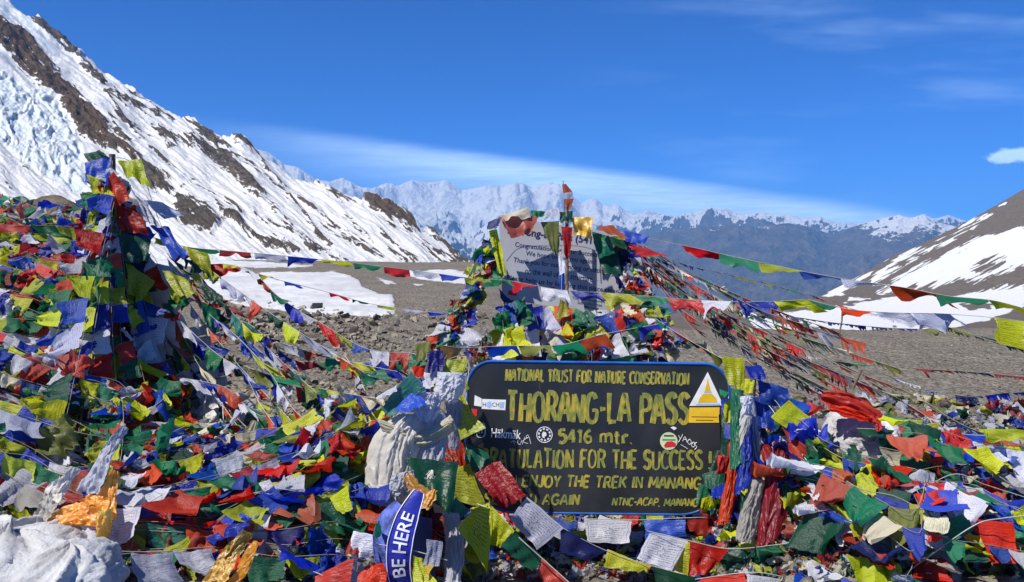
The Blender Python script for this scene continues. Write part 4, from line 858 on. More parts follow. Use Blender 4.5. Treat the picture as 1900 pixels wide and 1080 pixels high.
flag_string('red and green flags hanging beside the left edge of the sign', [(800, 745, 4.15), (850, 790), (870, 850), (880, 900, 4.1)],
 [('darkred', (818, 790), (850, 800), (862, 850), (832, 860), 4.1, .1), ('red', (845, 800), (862, 830), (864, 862), (850, 872), 4.05), ('green', (860, 820), (905, 840), (918, 870), (868, 872), 4.14, .04), ('darkred', (800, 950), (845, 955), (850, 1010), (795, 990), 4.0, .05), ('white', (836, 955), (870, 970), (880, 1040), (850, 1060), 4.02, .09), ('olive', (845, 1000), (900, 1000), (910, 1060), (860, 1080), 4.0)])
flag_string('small flags of all colours crossing the lower left of the heap', [(395, 930, 3.1), (440, 900), (520, 870), (600, 830), (690, 780, 3.8)],
 [('blue', (352, 1000), (440, 950), (470, 955), (372, 1020), 3.0), ('yellow', (410, 868), (470, 840), (475, 905), (430, 885), 3.9, .09), ('red', (500, 905), (560, 880), (540, 900), (480, 925), 3.6), ('yellow', (560, 850), (640, 800), (655, 810), (580, 880), 3.9), ('navy', (515, 990), (590, 960), (588, 1000), (520, 1020), 3.2, .06), ('blue', (552, 918), (620, 878), (640, 895), (575, 925), 3.4), ('darkgreen', (565, 935), (640, 930), (640, 1000), (595, 985), 3.2, .1), ('yellow', (612, 925), (645, 900), (650, 945), (630, 955), 3.2, .04)])
flag_string('blue and yellow flags streaming at the bottom of the heap', [(515, 1020, 2.9), (560, 1050), (600, 1068, 2.8)], [('blue', (518, 1018), (595, 1048), (588, 1056), (524, 1030), 2.9), ('yellow', (262, 1045), (350, 995), (352, 1005), (285, 1050), 2.9), ('green', (215, 1076), (275, 1045), (280, 1056), (225, 1090), 2.9), ('red', (585, 1070), (655, 1035), (650, 1100), (580, 1100), 2.8, .08), ('blue', (380, 1000), (455, 958), (460, 975), (395, 1010), 2.95)])

# left cairn: big flags down its face
flag_string('large flags of every colour tied down the front of the left cairn', [(208, 298, 4.85), (215, 370), (222, 430), (238, 490), (242, 560), (248, 650), (255, 740, 4.6)],
 [('blue', (158, 302), (206, 290), (200, 345), (155, 338), 4.8, .10), ('red', (183, 345), (212, 318), (246, 366), (216, 386), 4.75, .09), ('lavender', (172, 345), (184, 348), (210, 392), (168, 402), 4.74, .07), ('darkred', (214, 378), (262, 398), (276, 436), (220, 428), 4.75, .07),
  ('darkgreen', (218, 430), (280, 444), (276, 482), (230, 486), 4.72, .09), ('navy', (234, 480), (280, 470), (268, 508), (240, 505), 4.76), ('white', (190, 462), (232, 468), (231, 512), (187, 506), 4.74, .05), ('red', (186, 507), (236, 512), (238, 560), (177, 552), 4.72, .05), ('yellow', (233, 487), (288, 522), (268, 553), (240, 545), 4.70, .07),
  ('blue', (240, 545), (318, 580), (288, 586), (245, 585), 4.7), ('white', (244, 585), (312, 592), (302, 636), (250, 652), 4.68, .04), ('darkred', (248, 640), (292, 662), (284, 702), (250, 698), 4.66, .06), ('darkgreen', (250, 700), (280, 706), (308, 772), (256, 742), 4.62, .05), ('darkgreen', (118, 630), (150, 640), (148, 700), (108, 690), 4.5, .09),
  ('red', (148, 664), (172, 660), (188, 702), (165, 712), 4.45, .04), ('olive', (200, 395), (230, 405), (225, 440), (205, 430), 4.77), ('green', (95, 555), (125, 560), (120, 600), (95, 590), 4.7)])
flag_string('yellow and blue streamers fluttering from the head of the left cairn', [(212, 292, 4.8), (235, 296), (262, 318), (300, 420), (340, 470, 4.8)],
 [('yellow', (218, 298), (262, 296), (278, 346), (232, 325), 4.75, .13), ('darkgreen', (156, 286), (185, 278), (200, 290), (160, 300), 4.85), ('blue', (278, 418), (312, 420), (350, 478), (325, 478), 4.8, .10), ('lavender', (262, 370), (300, 375), (345, 400), (300, 405), 4.8, .08), ('white', (240, 350), (275, 380), (300, 425), (270, 410), 4.82, .07), ('yellow', (335, 455), (385, 470), (396, 520), (362, 490), 4.8, .10), ('yellow', (300, 500), (340, 515), (368, 545), (335, 552), 4.75), ('olive', (175, 418), (188, 408), (182, 480), (170, 470), 4.7), ('green', (372, 560), (410, 575), (400, 620), (378, 600), 4.7), ('darkgreen', (365, 520), (412, 548), (425, 575), (385, 560), 4.7)])
rs = []
for i in range(16):
    sx = R.uniform(180, 250); ex = R.uniform(140, 345); ey = R.uniform(560, 760); sy = R.uniform(320, 470)
    pts = [tuple(P(sx + (ex - sx) * t + J(0, 6), sy + (ey - sy) * t + J(0, 6), 4.92 - .12 * t + J(0, .03))) for t in np.linspace(0, 1, 6)]
    rs.append(drape(pts, .085, .125, 0, 'flag string', 'flag strings tied round the left cairn', style='hang', faded=.45))
rank(rs, 'flag string tied round the left cairn')
# back sign: cloths draped on it
flag_string('faded cloths draped over the top edge of the white sign', [(905, 425, 7.2), (930, 400), (985, 396), (1050, 398), (1110, 420), (1190, 455, 7.2)],
 [('pink', (925, 402), (1000, 400), (985, 432), (948, 440), 7.15, .08), ('olive', (1003, 412), (1038, 410), (1036, 478), (1022, 462), 7.1, .07), ('yellow', (908, 428), (922, 425), (940, 510), (926, 515), 7.1, .10), ('gold', (1060, 404), (1102, 402), (1096, 444), (1066, 434), 7.0, .15), ('darkgreen', (1100, 432), (1168, 448), (1186, 515), (1120, 510), 7.12, .10),
  ('green', (1098, 430), (1130, 438), (1142, 470), (1110, 480), 7.05, .10), ('brick', (1110, 420), (1138, 418), (1170, 448), (1112, 430), 7.0), ('blue', (1145, 425), (1205, 438), (1195, 452), (1160, 448), 7.1), ('red', (1165, 452), (1240, 475), (1195, 478), (1170, 466), 7.0), ('blue', (878, 478), (896, 470), (892, 515), (878, 512), 7.1), ('navy', (848, 560), (880, 555), (872, 620), (828, 635), 7.0, .1),
  ('darkgreen', (895, 455), (925, 460), (930, 520), (900, 520), 7.15, .1), ('navy', (925, 535), (955, 565), (948, 575), (935, 570), 7.1), ('navy', (905, 412), (930, 402), (925, 420), (903, 428), 7.1), ('cream', (930, 398), (980, 385), (985, 400), (935, 405), 7.15, .12), ('lavender', (1010, 392), (1035, 385), (1045, 402), (1012, 405), 7.15, .12), ('green', (985, 390), (1012, 392), (1008, 404), (988, 402), 7.1, .1), ('olive', (1155, 520), (1195, 525), (1200, 580), (1150, 590), 7.15, .1)])
flag_string('vertical flag string hanging down the pole before the white sign', [(1050, 380, 7.0), (1050, 410), (1043, 470), (1042, 540), (1044, 600), (1036, 640), (1042, 668, 6.8)],
 [('darkgreen', (1038, 393), (1062, 392), (1064, 410), (1040, 412), 7.0, .12), ('red', (1040, 420), (1062, 422), (1058, 470), (1050, 482), 6.95, .08), ('white', (1036, 470), (1044, 465), (1048, 505), (1036, 512), 6.95), ('blue', (1037, 505), (1047, 505), (1046, 540), (1038, 540), 6.95), ('yellow', (1040, 555), (1048, 560), (1060, 585), (1032, 594), 6.9, .06), ('green', (1033, 594), (1040, 594), (1040, 620), (1032, 622), 6.9), ('red', (1034, 618), (1048, 622), (1056, 665), (1032, 645), 6.88, .06), ('white', (1032, 648), (1048, 650), (1055, 670), (1024, 668), 6.88)])
pt = flag_string('orange and white pennant flying from the pole above the white sign', [(1045, 335, 7.05), (1048, 400, 7.05)], [], 'pennant', 'pennant', r=.006, mat=M_WOOD)
for cn, q in (('brick', [(1043, 342), (1050, 341), (1063, 357), (1045, 360)]), ('white', [(1045, 358), (1062, 356), (1065, 370), (1046, 372)]), ('brick', [(1046, 370), (1065, 368), (1058, 390), (1047, 388)])):
    V, Fc, uv = cloth_quad([P(x, y, 7.03) for x, y in q], 8, 8, .06, 4); link('cloth_band', local_mesh('cloth_band', V, Fc, uv, mat_cloth(cn), pt.location), pt)

# ------------------------------------------------------------------ scarves and cloth bundles
def sheet_np(Lp, Rp, d0, d1, bulge=.08, amp=.022, freq=6, seed=0, nu=64, nv=64):
    """cloth draped in long soft folds between a left and a right outline given in photo pixels"""
    Ls = spline([(x, y, 0) for x, y in Lp], nv); Rs = spline([(x, y, 0) for x, y in Rp], nv); U, V = frame(nu, nv); k = np.repeat(np.arange(nv), nu)
    e = 4 * fbm(V * 6 + seed, U * 0, 3, seed % 20); x = Ls[k, 0] * (1 - U) + Rs[k, 0] * U + e * (2 * U - 1); y = Ls[k, 1] * (1 - U) + Rs[k, 1] * U
    x = x + (V > .93) * 3.5 * fbm(U * 14 + seed, V * 3, 2, 9); y = y + (V > .96) * 12 * fbm(U * 9 + seed, U * 0, 3, 3)
    wu = U * freq + 1.5 * fbm(U * 1.5 + seed, V * 1.6, 3, seed % 30); f = 1 - np.abs(2 * ((wu * .5) % 1) - 1) * 1.0
    f = .55 * f * f * (3 - 2 * f) + 1.0 * ridged(U * freq * .8 + seed + 1.2 * fbm(U * 2, V * 3 + seed, 2, 11), V * 2.2 + 1.2 * fbm(U * 3, V * 3, 2, 4), 4, seed % 40, .5)
    pinch = .35 + .65 * np.clip(np.sin(math.pi * np.clip(V * .92 + .05, 0, 1)), 0, 1)
    d = d0 + (d1 - d0) * V - bulge * np.sqrt(np.clip(1 - (2 * U - 1) ** 2, 0, 1)) - amp * f * pinch
    return np.stack([(x - CX) / F * d, d, EYE - (y - HY) / F * d], 1), grid_faces(nv, nu), np.stack([U, 1 - V], 1)
def sheets(name, label, cat, org_px, items, group=None):
    org = P(*org_px); root = empty(name, org); tag(root, label, cat, group)
    for i, (cn, Lp, Rp, d0, d1, bl, am, fq) in enumerate(items):
        V, Fc, uv = sheet_np(Lp, Rp, d0, d1, bl, am, fq, i * 7 + int(org_px[0])); link('scarf', local_mesh('scarf', V, Fc, uv, mat_cloth(cn), org), root)
    return root
def bundle(name, label, cat, org_px, ribs, fwd=0.0):
    ribs = [(c, [(*p[:2], p[2] - fwd) if len(p) > 2 else p for p in pts], w_) for c, pts, w_ in ribs]; org_px = (*org_px[:2], org_px[2] - fwd)
    org = P(*org_px); root = empty(name, org); tag(root, label, cat)
    for i, (cn, pts, wd) in enumerate(ribs):
        V, Fc, uv = ribbon_np(path3(pts), [w_ * 4.0 / F for w_ in wd] if not np.isscalar(wd) else wd * 4.0 / F, 17, i * 5 + 3, .15)
        link('scarf', local_mesh('scarf', V, Fc, uv, mat_cloth(cn), org), root)
    return root
sheets('scarf_bundle', 'thick bundle of white silk scarves knotted round the left sign post', 'scarves', (750, 850, 3.6), [
 ('silk', [(738, 768), (700, 800), (678, 850), (676, 900), (682, 935)], [(790, 768), (788, 800), (775, 850), (770, 900), (762, 945)], 3.72, 3.55, .10, .030, 7),
 ('white', [(772, 770), (768, 820), (762, 880), (752, 935)], [(826, 765), (832, 810), (822, 860), (806, 905)], 3.72, 3.62, .07, .026, 5),
 ('white', [(690, 900), (672, 930), (668, 960), (660, 985)], [(730, 905), (712, 940), (700, 970), (684, 1000)], 3.52, 3.48, .04, .018, 3),
 ('silk', [(700, 905), (735, 895), (775, 885), (800, 868)], [(706, 958), (740, 938), (785, 918), (812, 905)], 3.50, 3.52, .05, .022, 4),
 ('white', [(728, 880), (722, 905), (730, 925)], [(768, 872), (772, 898), (758, 918)], 3.46, 3.45, .05, .03, 4),
 ('cream', [(700, 776), (740, 790), (785, 800), (836, 770)], [(708, 800), (740, 818), (790, 830), (846, 798)], 3.62, 3.62, .04, .02, 3),
 ('white', [(770, 728), (766, 755), (772, 782)], [(812, 728), (818, 752), (806, 785)], 3.68, 3.66, .07, .03, 5),
 ('white', [(812, 690), (808, 715), (800, 740)], [(866, 692), (862, 722), (846, 748)], 3.95, 3.9, .06, .025, 4),
 ('lavender', [(826, 745), (830, 790), (834, 830)], [(858, 745), (856, 790), (850, 835)], 3.96, 3.93, .03, .015, 3),
 ('white', [(822, 950), (826, 1010), (820, 1085)], [(850, 952), (862, 1010), (856, 1085)], 3.75, 3.6, .05, .02, 3)])
def cloths(name, label, cat, org_px, quads):
    org = P(*org_px); root = empty(name, org); tag(root, label, cat)
    for i, (cn, q, d, amp) in enumerate(quads):
        V, Fc, uv = cloth_quad([P(x, y, d + .04 * math.sin(k * 2 + i)) for k, (x, y) in enumerate(q)], 30, 30, amp, 11 * i + int(org_px[0])); g = 1 - np.abs(fbm(uv[:, 0] * 3.4 + i, uv[:, 1] * 2.2, 3, 23 + i)) * 2
        V[:, 1] -= .012 * g; V[:, 2] += .007 * g; link('cloth_fold', local_mesh('cloth_fold', V, Fc, uv, mat_cloth(cn), org), root)
cloths('orange_cloth', 'shiny orange silk cloth spread beside the snow bank', 'cloth', (180, 940, 2.9), [('orange', [(206, 872), (222, 876), (214, 965), (170, 950)], 2.92, .11), ('orange', [(168, 918), (205, 925), (196, 978), (110, 972)], 2.84, .12), ('orange', [(140, 935), (170, 930), (150, 975), (80, 968)], 2.86, .10), ('gold', [(176, 950), (212, 945), (200, 1006), (186, 1000)], 2.80, .12)])
cloths('white_scarf', 'long white scarf sweeping from the heap down to the snow bank', 'scarf', (95, 920, 2.95), [('silk', [(130, 866), (152, 872), (108, 940), (84, 918)], 2.95, .09), ('silk', [(86, 914), (110, 936), (84, 974), (56, 966)], 2.88, .09)])
cloths('white_scarf', 'white scarf hanging left of the orange silk cloth', 'scarf', (190, 860, 3.0), [('white', [(226, 790), (240, 796), (206, 860), (184, 840)], 3.02, .08), ('white', [(186, 838), (208, 856), (184, 920), (150, 912)], 2.93, .10)])
cloths('golden_cloth', 'yellow orange silk streaming down the heap left of the lanyard', 'cloth', (430, 1040, 2.7), [('gold', [(452, 985), (472, 992), (440, 1050), (404, 1040)], 2.76, .09), ('gold', [(408, 1034), (440, 1046), (415, 1090), (370, 1088)], 2.68, .09), ('orange', [(472, 1004), (484, 1008), (452, 1085), (428, 1085)], 2.68, .09)])
bundle('orange_cloth', 'small frayed orange cloth over the blue lanyard', 'cloth', (780, 905, 3.85), fwd=.5, ribs=[('orange', [(754, 880, 3.88), (770, 905), (790, 930), (800, 942, 3.82)], [5, 12, 13, 5]), ('orange', [(806, 908, 3.82), (798, 925), (790, 940, 3.8)], [4, 7, 5])])
bundle('white_scarf', 'pale scarf hanging over the slab of painted shadow beside the cairn', 'scarf', (460, 800, 3.9), [('cream', [(472, 780, 3.95), (460, 810), (445, 845), (430, 850, 3.9)], [3, 11, 14, 4]), ('cream', [(385, 862, 3.9), (410, 856), (445, 848, 3.88)], [2, 3, 4])])
bundle('white_scarf', 'cream scarf looped over the heap edge left of the bundle', 'scarf', (590, 850, 3.6), [('cream', [(625, 830, 3.8), (590, 835), (565, 860), (555, 900, 3.5)], [5, 9, 9, 6])])
bundle('white_scarf', 'grey white scarf spread over the lower middle heap', 'scarf', (500, 960, 3.2), [('lavender', [(565, 925, 3.3), (530, 935), (490, 950), (450, 985, 3.1)], [5, 14, 14, 6]), ('white', [(500, 1000, 3.0), (480, 1020), (462, 1045, 2.95)], [20, 26, 18])])
# right bundle
it = []
cols_r = ['darkgreen', 'grey', 'navy', 'darkred', 'white', 'olive', 'red', 'silk', 'blue', 'darkgreen', 'white', 'red', 'lavender', 'yellow', 'green', 'cream', 'darkred', 'blue']
for i, cn in enumerate(cols_r):
    t = (i * .37) % 1; xt = 1362 + 60 * t + R.uniform(-6, 6); xb = 1338 + 165 * t + R.uniform(-10, 10); yt = R.uniform(700, 800) + 40 * t; yb = yt + R.uniform(110, 210); w_ = R.uniform(7, 13); wb = R.uniform(10, 26)
    it.append((cn, [(xt - w_, yt), ((xt + xb) / 2 - w_ * 1.2, (yt + yb) / 2), (xb - wb, yb)], [(xt + w_, yt + 4), ((xt + xb) / 2 + w_ * 1.2, (yt + yb) / 2 + 4), (xb + wb * .7, yb - R.uniform(-15, 25))], 4.12 - .02 * i, 3.98 - .025 * i, .04, .018, 3))
it += [('silk', [(1380, 770), (1362, 830), (1352, 872)], [(1396, 772), (1386, 830), (1376, 868)], 3.72, 3.66, .04, .014, 3), ('white', [(1370, 735), (1374, 760), (1366, 790)], [(1398, 735), (1396, 760), (1390, 790)], 3.80, 3.75, .05, .02, 3),
 ('darkred', [(1436, 820), (1415, 920), (1402, 1012)], [(1462, 825), (1470, 920), (1452, 1012)], 3.66, 3.5, .05, .02, 4), ('green', [(1455, 860), (1448, 900), (1462, 950)], [(1520, 850), (1525, 900), (1500, 960)], 3.62, 3.5, .05, .02, 4), ('grey', [(1392, 890), (1375, 950), (1362, 1000)], [(1420, 890), (1408, 950), (1400, 1010)], 3.60, 3.5, .04, .02, 3)]
sheets('scarf_bundle', 'hanging bundle of pale scarves and coloured flags on the right sign post', 'scarves', (1385, 800, 3.9), it)
flag_string('yellow and blue flags tied on the head of the right sign post', [(1340, 665, 4.1), (1380, 668), (1400, 680), (1460, 725, 4.0)],
 [('yellow', (1338, 663), (1379, 664), (1384, 722), (1352, 712), 4.0, .05), ('yellow', (1372, 700), (1400, 706), (1396, 730), (1372, 728), 3.98), ('blue', (1382, 680), (1412, 678), (1425, 700), (1392, 698), 4.02, .09), ('blue', (1405, 705), (1462, 720), (1470, 752), (1412, 748), 4.0, .10), ('blue', (1450, 735), (1505, 752), (1500, 768), (1452, 765), 4.0), ('blue', (1400, 735), (1432, 745), (1440, 800), (1402, 790), 4.02, .09), ('yellow', (1345, 745), (1360, 742), (1356, 785), (1342, 782), 4.0), ('blue', (1344, 785), (1375, 790), (1362, 815), (1342, 810), 4.0), ('blue', (1420, 808), (1450, 805), (1446, 862), (1418, 852), 3.9, .06), ('orange', (1398, 808), (1412, 798), (1394, 825), (1388, 824), 3.9),
  ('white', (1445, 810), (1462, 808), (1468, 842), (1444, 846), 3.9), ('green', (1335, 722), (1352, 728), (1348, 738), (1336, 736), 4.0), ('red', (1338, 848), (1352, 846), (1350, 878), (1330, 880), 4.0), ('blue', (1320, 905), (1348, 898), (1345, 922), (1318, 925), 3.95), ('yellow', (1302, 925), (1322, 920), (1310, 952), (1300, 945), 3.92), ('darkgreen', (1302, 880), (1340, 870), (1335, 910), (1310, 905), 4.1), ('blue', (1355, 925), (1385, 922), (1375, 985), (1354, 975), 3.9, .06), ('red', (1352, 922), (1378, 912), (1356, 955), (1350, 945), 3.92, .09)])
bundle('blue_cloth', 'crumpled dark blue cloth hanging on the right heap', 'cloth', (1770, 900, 3.7), [('blue', [(1770, 860, 3.8), (1762, 885), (1750, 915, 3.7)], [14, 16, 8]), ('navy', [(1775, 862, 3.8), (1780, 900), (1790, 935, 3.7)], [10, 12, 6])])
# red cloth roll
rr_ = empty('red_cloth_roll', P(1580, 755, 4.05)); tag(rr_, 'rolled bright red cloth lying on snow right of the sign', 'cloth roll')
for k_, (pts, wd_) in enumerate([([(1524, 738, 4.06), (1555, 744), (1595, 758), (1634, 778, 4.0)], [9, 17, 18, 12]), ([(1528, 732, 4.08), (1562, 735), (1600, 748), (1630, 770, 4.03)], [7, 11, 12, 9]), ([(1540, 756, 4.0), (1575, 765), (1612, 778, 3.98)], [5, 9, 6]), ([(1618, 770, 3.98), (1630, 785), (1628, 800, 3.97)], [5, 7, 3])]):
    V, Fc, uv = ribbon_np(path3(pts), [w_ * 4.0 / F for w_ in wd_], 17, 41 + k_ * 7, .30); link('cloth_fold', local_mesh('cloth_fold', V, Fc, uv, mat_cloth('red'), rr_.location), rr_)

# ------------------------------------------------------------------ snow banks among the flags
def snow_bank(cx, cy, rx, rz, ry, label, seed):
    c = P(cx[0], cx[1], cy); n, m = 90, 70; th = np.linspace(0, 2 * math.pi, n); ph = np.linspace(0.02, math.pi / 2 + .5, m)
    TH, PH = np.meshgrid(th, ph); TH[:, -1] = TH[:, 0]
    rr = 1 + .30 * fbm(np.cos(TH) * 1.6 + PH, np.sin(TH) * 1.6, 4, seed) + .035 * fbm(np.cos(TH) * 22, np.sin(TH) * 22 + PH * 14, 3, seed + 8) + .08 * fbm(np.cos(TH) * 6 + PH * 4, np.sin(TH) * 6, 4, seed + 3)
    V = np.stack([rx * rr * np.sin(PH) * np.cos(TH), ry * rr * np.sin(PH) * np.sin(TH), rz * rr * np.cos(PH)], -1).reshape(-1, 3)
    o = link('snow_bank', mesh_np('snow_bank', V, grid_faces(m, n), True, None, None, [M_SNOWB])); o.location = c; o['kind'] = 'structure'; o['label'] = label
ms = Mat('old snow'); c = ms.mix(ms.ramp(ms.noise(5, 6), .35, .6), (.46, .46, .46), (.66, .67, .69)); ms.princ(c, .7, .3, ms.bump(ms.noise(55, 7, rough=.75), .8, .02)); M_SNOWB = ms.m
snow_bank((20, 1075), 2.75, .28, .17, .35, 'bank of old crusted snow in the lower left corner', 1)
snow_bank((130, 1085), 2.6, .14, .12, .2, 'small lump of snow at the end of the snow bank', 5)
snow_bank((1590, 815), 4.25, .18, .15, .25, 'mound of snow under the red cloth roll', 3)
snow_bank((1655, 868), 4.1, .16, .10, .25, 'snow showing through flags on the right heap', 7)
snow_bank((1800, 880), 4.4, .22, .06, .3, 'flat snow on top of the right heap', 8)
snow_bank((1885, 862), 4.3, .06, .05, .1, 'small snow lump at the right edge', 9)
snow_bank((1650, 905), 3.8, .14, .07, .2, 'snow ledge under the green swag', 12)
snow_bank((420, 765), 4.75, .14, .09, .25, 'patch of snow right of the left cairn', 14)

# ------------------------------------------------------------------ left cairn
cr = empty('stone_cairn', (P(300, 850, 5.3))); tag(cr, 'tall plastered stone cairn wrapped in flags on the left heap', 'cairn')
org = np.array(cr.location)
M_PLAS = simple('grey plaster', (.30, .285, .26), .9, .3, 7, .2, .6); M_PLAS2 = simple('pale plaster', (.47, .45, .42), .85, .18, 5, .2, .4)
def block(corner8, mat, name, parent, org, bev=.012, seed=0):
    bm = bmesh.new(); vs = [bm.verts.new(Vector(c) - Vector(org)) for c in corner8]
    for f in ((0, 1, 2, 3), (4, 7, 6, 5), (0, 4, 5, 1), (1, 5, 6, 2), (2, 6, 7, 3), (3, 7, 4, 0)): bm.faces.new([vs[i] for i in f])
    bmesh.ops.recalc_face_normals(bm, faces=bm.faces[:]); bmesh.ops.bevel(bm, geom=bm.edges[:], offset=bev, segments=2, affect='EDGES', profile=.6)
    for f in bm.faces: f.smooth = False
    me = bpy.data.meshes.new(name); bm.to_mesh(me); bm.free(); return link(name, me, parent, mat)
rows_ = 11
for i in range(rows_):                       # thin courses leaning inward, tilting down to the left
    t0, t1 = i / rows_, (i + 1) / rows_ - .012
    xl = lambda t: 235 + 10 * t; xr = lambda t: 386 - 40 * t; yb = lambda t, x: 860 - 250 * t - (x - 235) * .22 + 20
    j = R.uniform(-3, 3)
    d_ = 5.05 + .02 * i + R.uniform(-.01, .01); cs = []
    for (t, dd2) in ((t0, d_), (t1, d_ + .008)):
        pass
    f = [P(xl(t0), yb(t0, xl(t0)), d_), P(xr(t0) + j, yb(t0, xr(t0)), d_ + .02), P(xr(t1) + j, yb(t1, xr(t1)), d_ + .02), P(xl(t1), yb(t1, xl(t1)), d_)]
    b_ = [p + Vector((0.02, .5, 0.0)) for p in f]
    block(f + b_, M_PLAS, 'stone_course', cr, org, .006)
def lump(name, px, py, d, rx, ry, rz, mat, parent, org, seed, amp=.15):
    bm = bmesh.new(); bmesh.ops.create_icosphere(bm, subdivisions=4, radius=1); c = P(px, py, d) - Vector(org)
    co = np.array([v.co[:] for v in bm.verts]); s = 1 + amp * fbm(co[:, 0] * 1.3 + seed, co[:, 1] * 1.3 + co[:, 2] * 1.7, 4, seed)
    s = s * (1 - .10 * np.clip(np.abs(co).max(1) - .8, 0, 1))
    for v, k in zip(bm.verts, s): v.co = Vector((v.co.x * rx * k, v.co.y * ry * k, v.co.z * rz * k)) + c
    for f in bm.faces: f.smooth = True
    me = bpy.data.meshes.new(name); bm.to_mesh(me); bm.free(); return link(name, me, parent, mat)
lump('cap_stone', 288, 540, 5.1, .17, .2, .17, M_PLAS2, cr, org, 3)
lump('cap_stone', 215, 580, 5.15, .13, .2, .28, M_PLAS, cr, org, 8)
lump('cap_stone', 238, 440, 5.2, .10, .12, .26, M_PLAS, cr, org, 12)
lump('cap_stone', 296, 620, 5.2, .16, .18, .18, M_PLAS2, cr, org, 17)
V, Fc = tube_np(spline([P(222, 640, 5.0), P(212, 450, 4.95), P(208, 286, 4.92)], 12), .018, 8); link('pole', mesh_np('pole', V - org, Fc, True, None, None, [M_WOOD]), cr)
# dark slab added in place of the cast shadow beside the cairn
sl_ = block([P(385, 870, 4.55), P(462, 842, 4.5), P(440, 780, 4.75), P(388, 812, 4.85), P(385, 880, 4.6), P(462, 852, 4.55), P(440, 790, 4.8), P(388, 822, 4.9)], simple('cast shadow tone', (.045, .042, .045), .8, .3, 9), 'shadow_slab', None, P(420, 840, 4.6), .004)
sl_.location = P(420, 840, 4.6); tag(sl_, 'dark flat slab standing in for the cast shadow right of the left cairn', 'slab')
# poles lying in the heap
V, Fc = tube_np([P(222, 905, 3.2), P(260, 892, 3.2), P(298, 884, 3.25)], .008, 8); o = link('stick', mesh_np('stick', V - np.array(P(222, 905, 3.2)), Fc, True, None, None, [simple('bleached wood', (.5, .45, .36), .8)])); o.location = P(222, 905, 3.2); tag(o, 'bleached wooden stick poking from the heap above the orange silk', 'stick')
V, Fc = tube_np([P(1556, 625, 20), P(1559, 612, 20), P(1562, 596, 20), P(1563, 575, 20)], .02, 6); o = link('marker_pole', mesh_np('marker_pole', V - np.array(P(1556, 627, 20)), Fc, True, None, None, [M_WOOD])); o.location = P(1556, 627, 20); tag(o, 'thin dark marker pole standing at the edge of the gravel plain', 'pole')
V, Fc = tube_np([P(1582, 722, 4.6), P(1592, 700, 4.6), P(1598, 686, 4.6)], .008, 6); o = link('stick', mesh_np('stick', V - np.array(P(1582, 724, 4.6)), Fc, True, None, None, [M_WOOD])); o.location = P(1582, 724, 4.6); tag(o, 'short stick with blue tip standing behind the red roll', 'stick')
# rocks of the cairn crest at far left
for i, (x, y, d, s) in enumerate([(95, 392, 8.2, .24), (60, 400, 8, .2), (125, 402, 7.8, .18)]):
    o = lump('boulder', x, y, d, s, s, s * .6, simple('brown boulder', (.13, .10, .075), .9, .4, 6, .2, .8), None, P(x, y, d), 31 + i, .3); o.location = P(x, y, d)
    tag(o, ['large brown boulder crowning the left heap', 'smaller boulder left of the crest boulder on the left heap', 'smaller boulder right of the crest boulder on the left heap'][i], 'boulder')

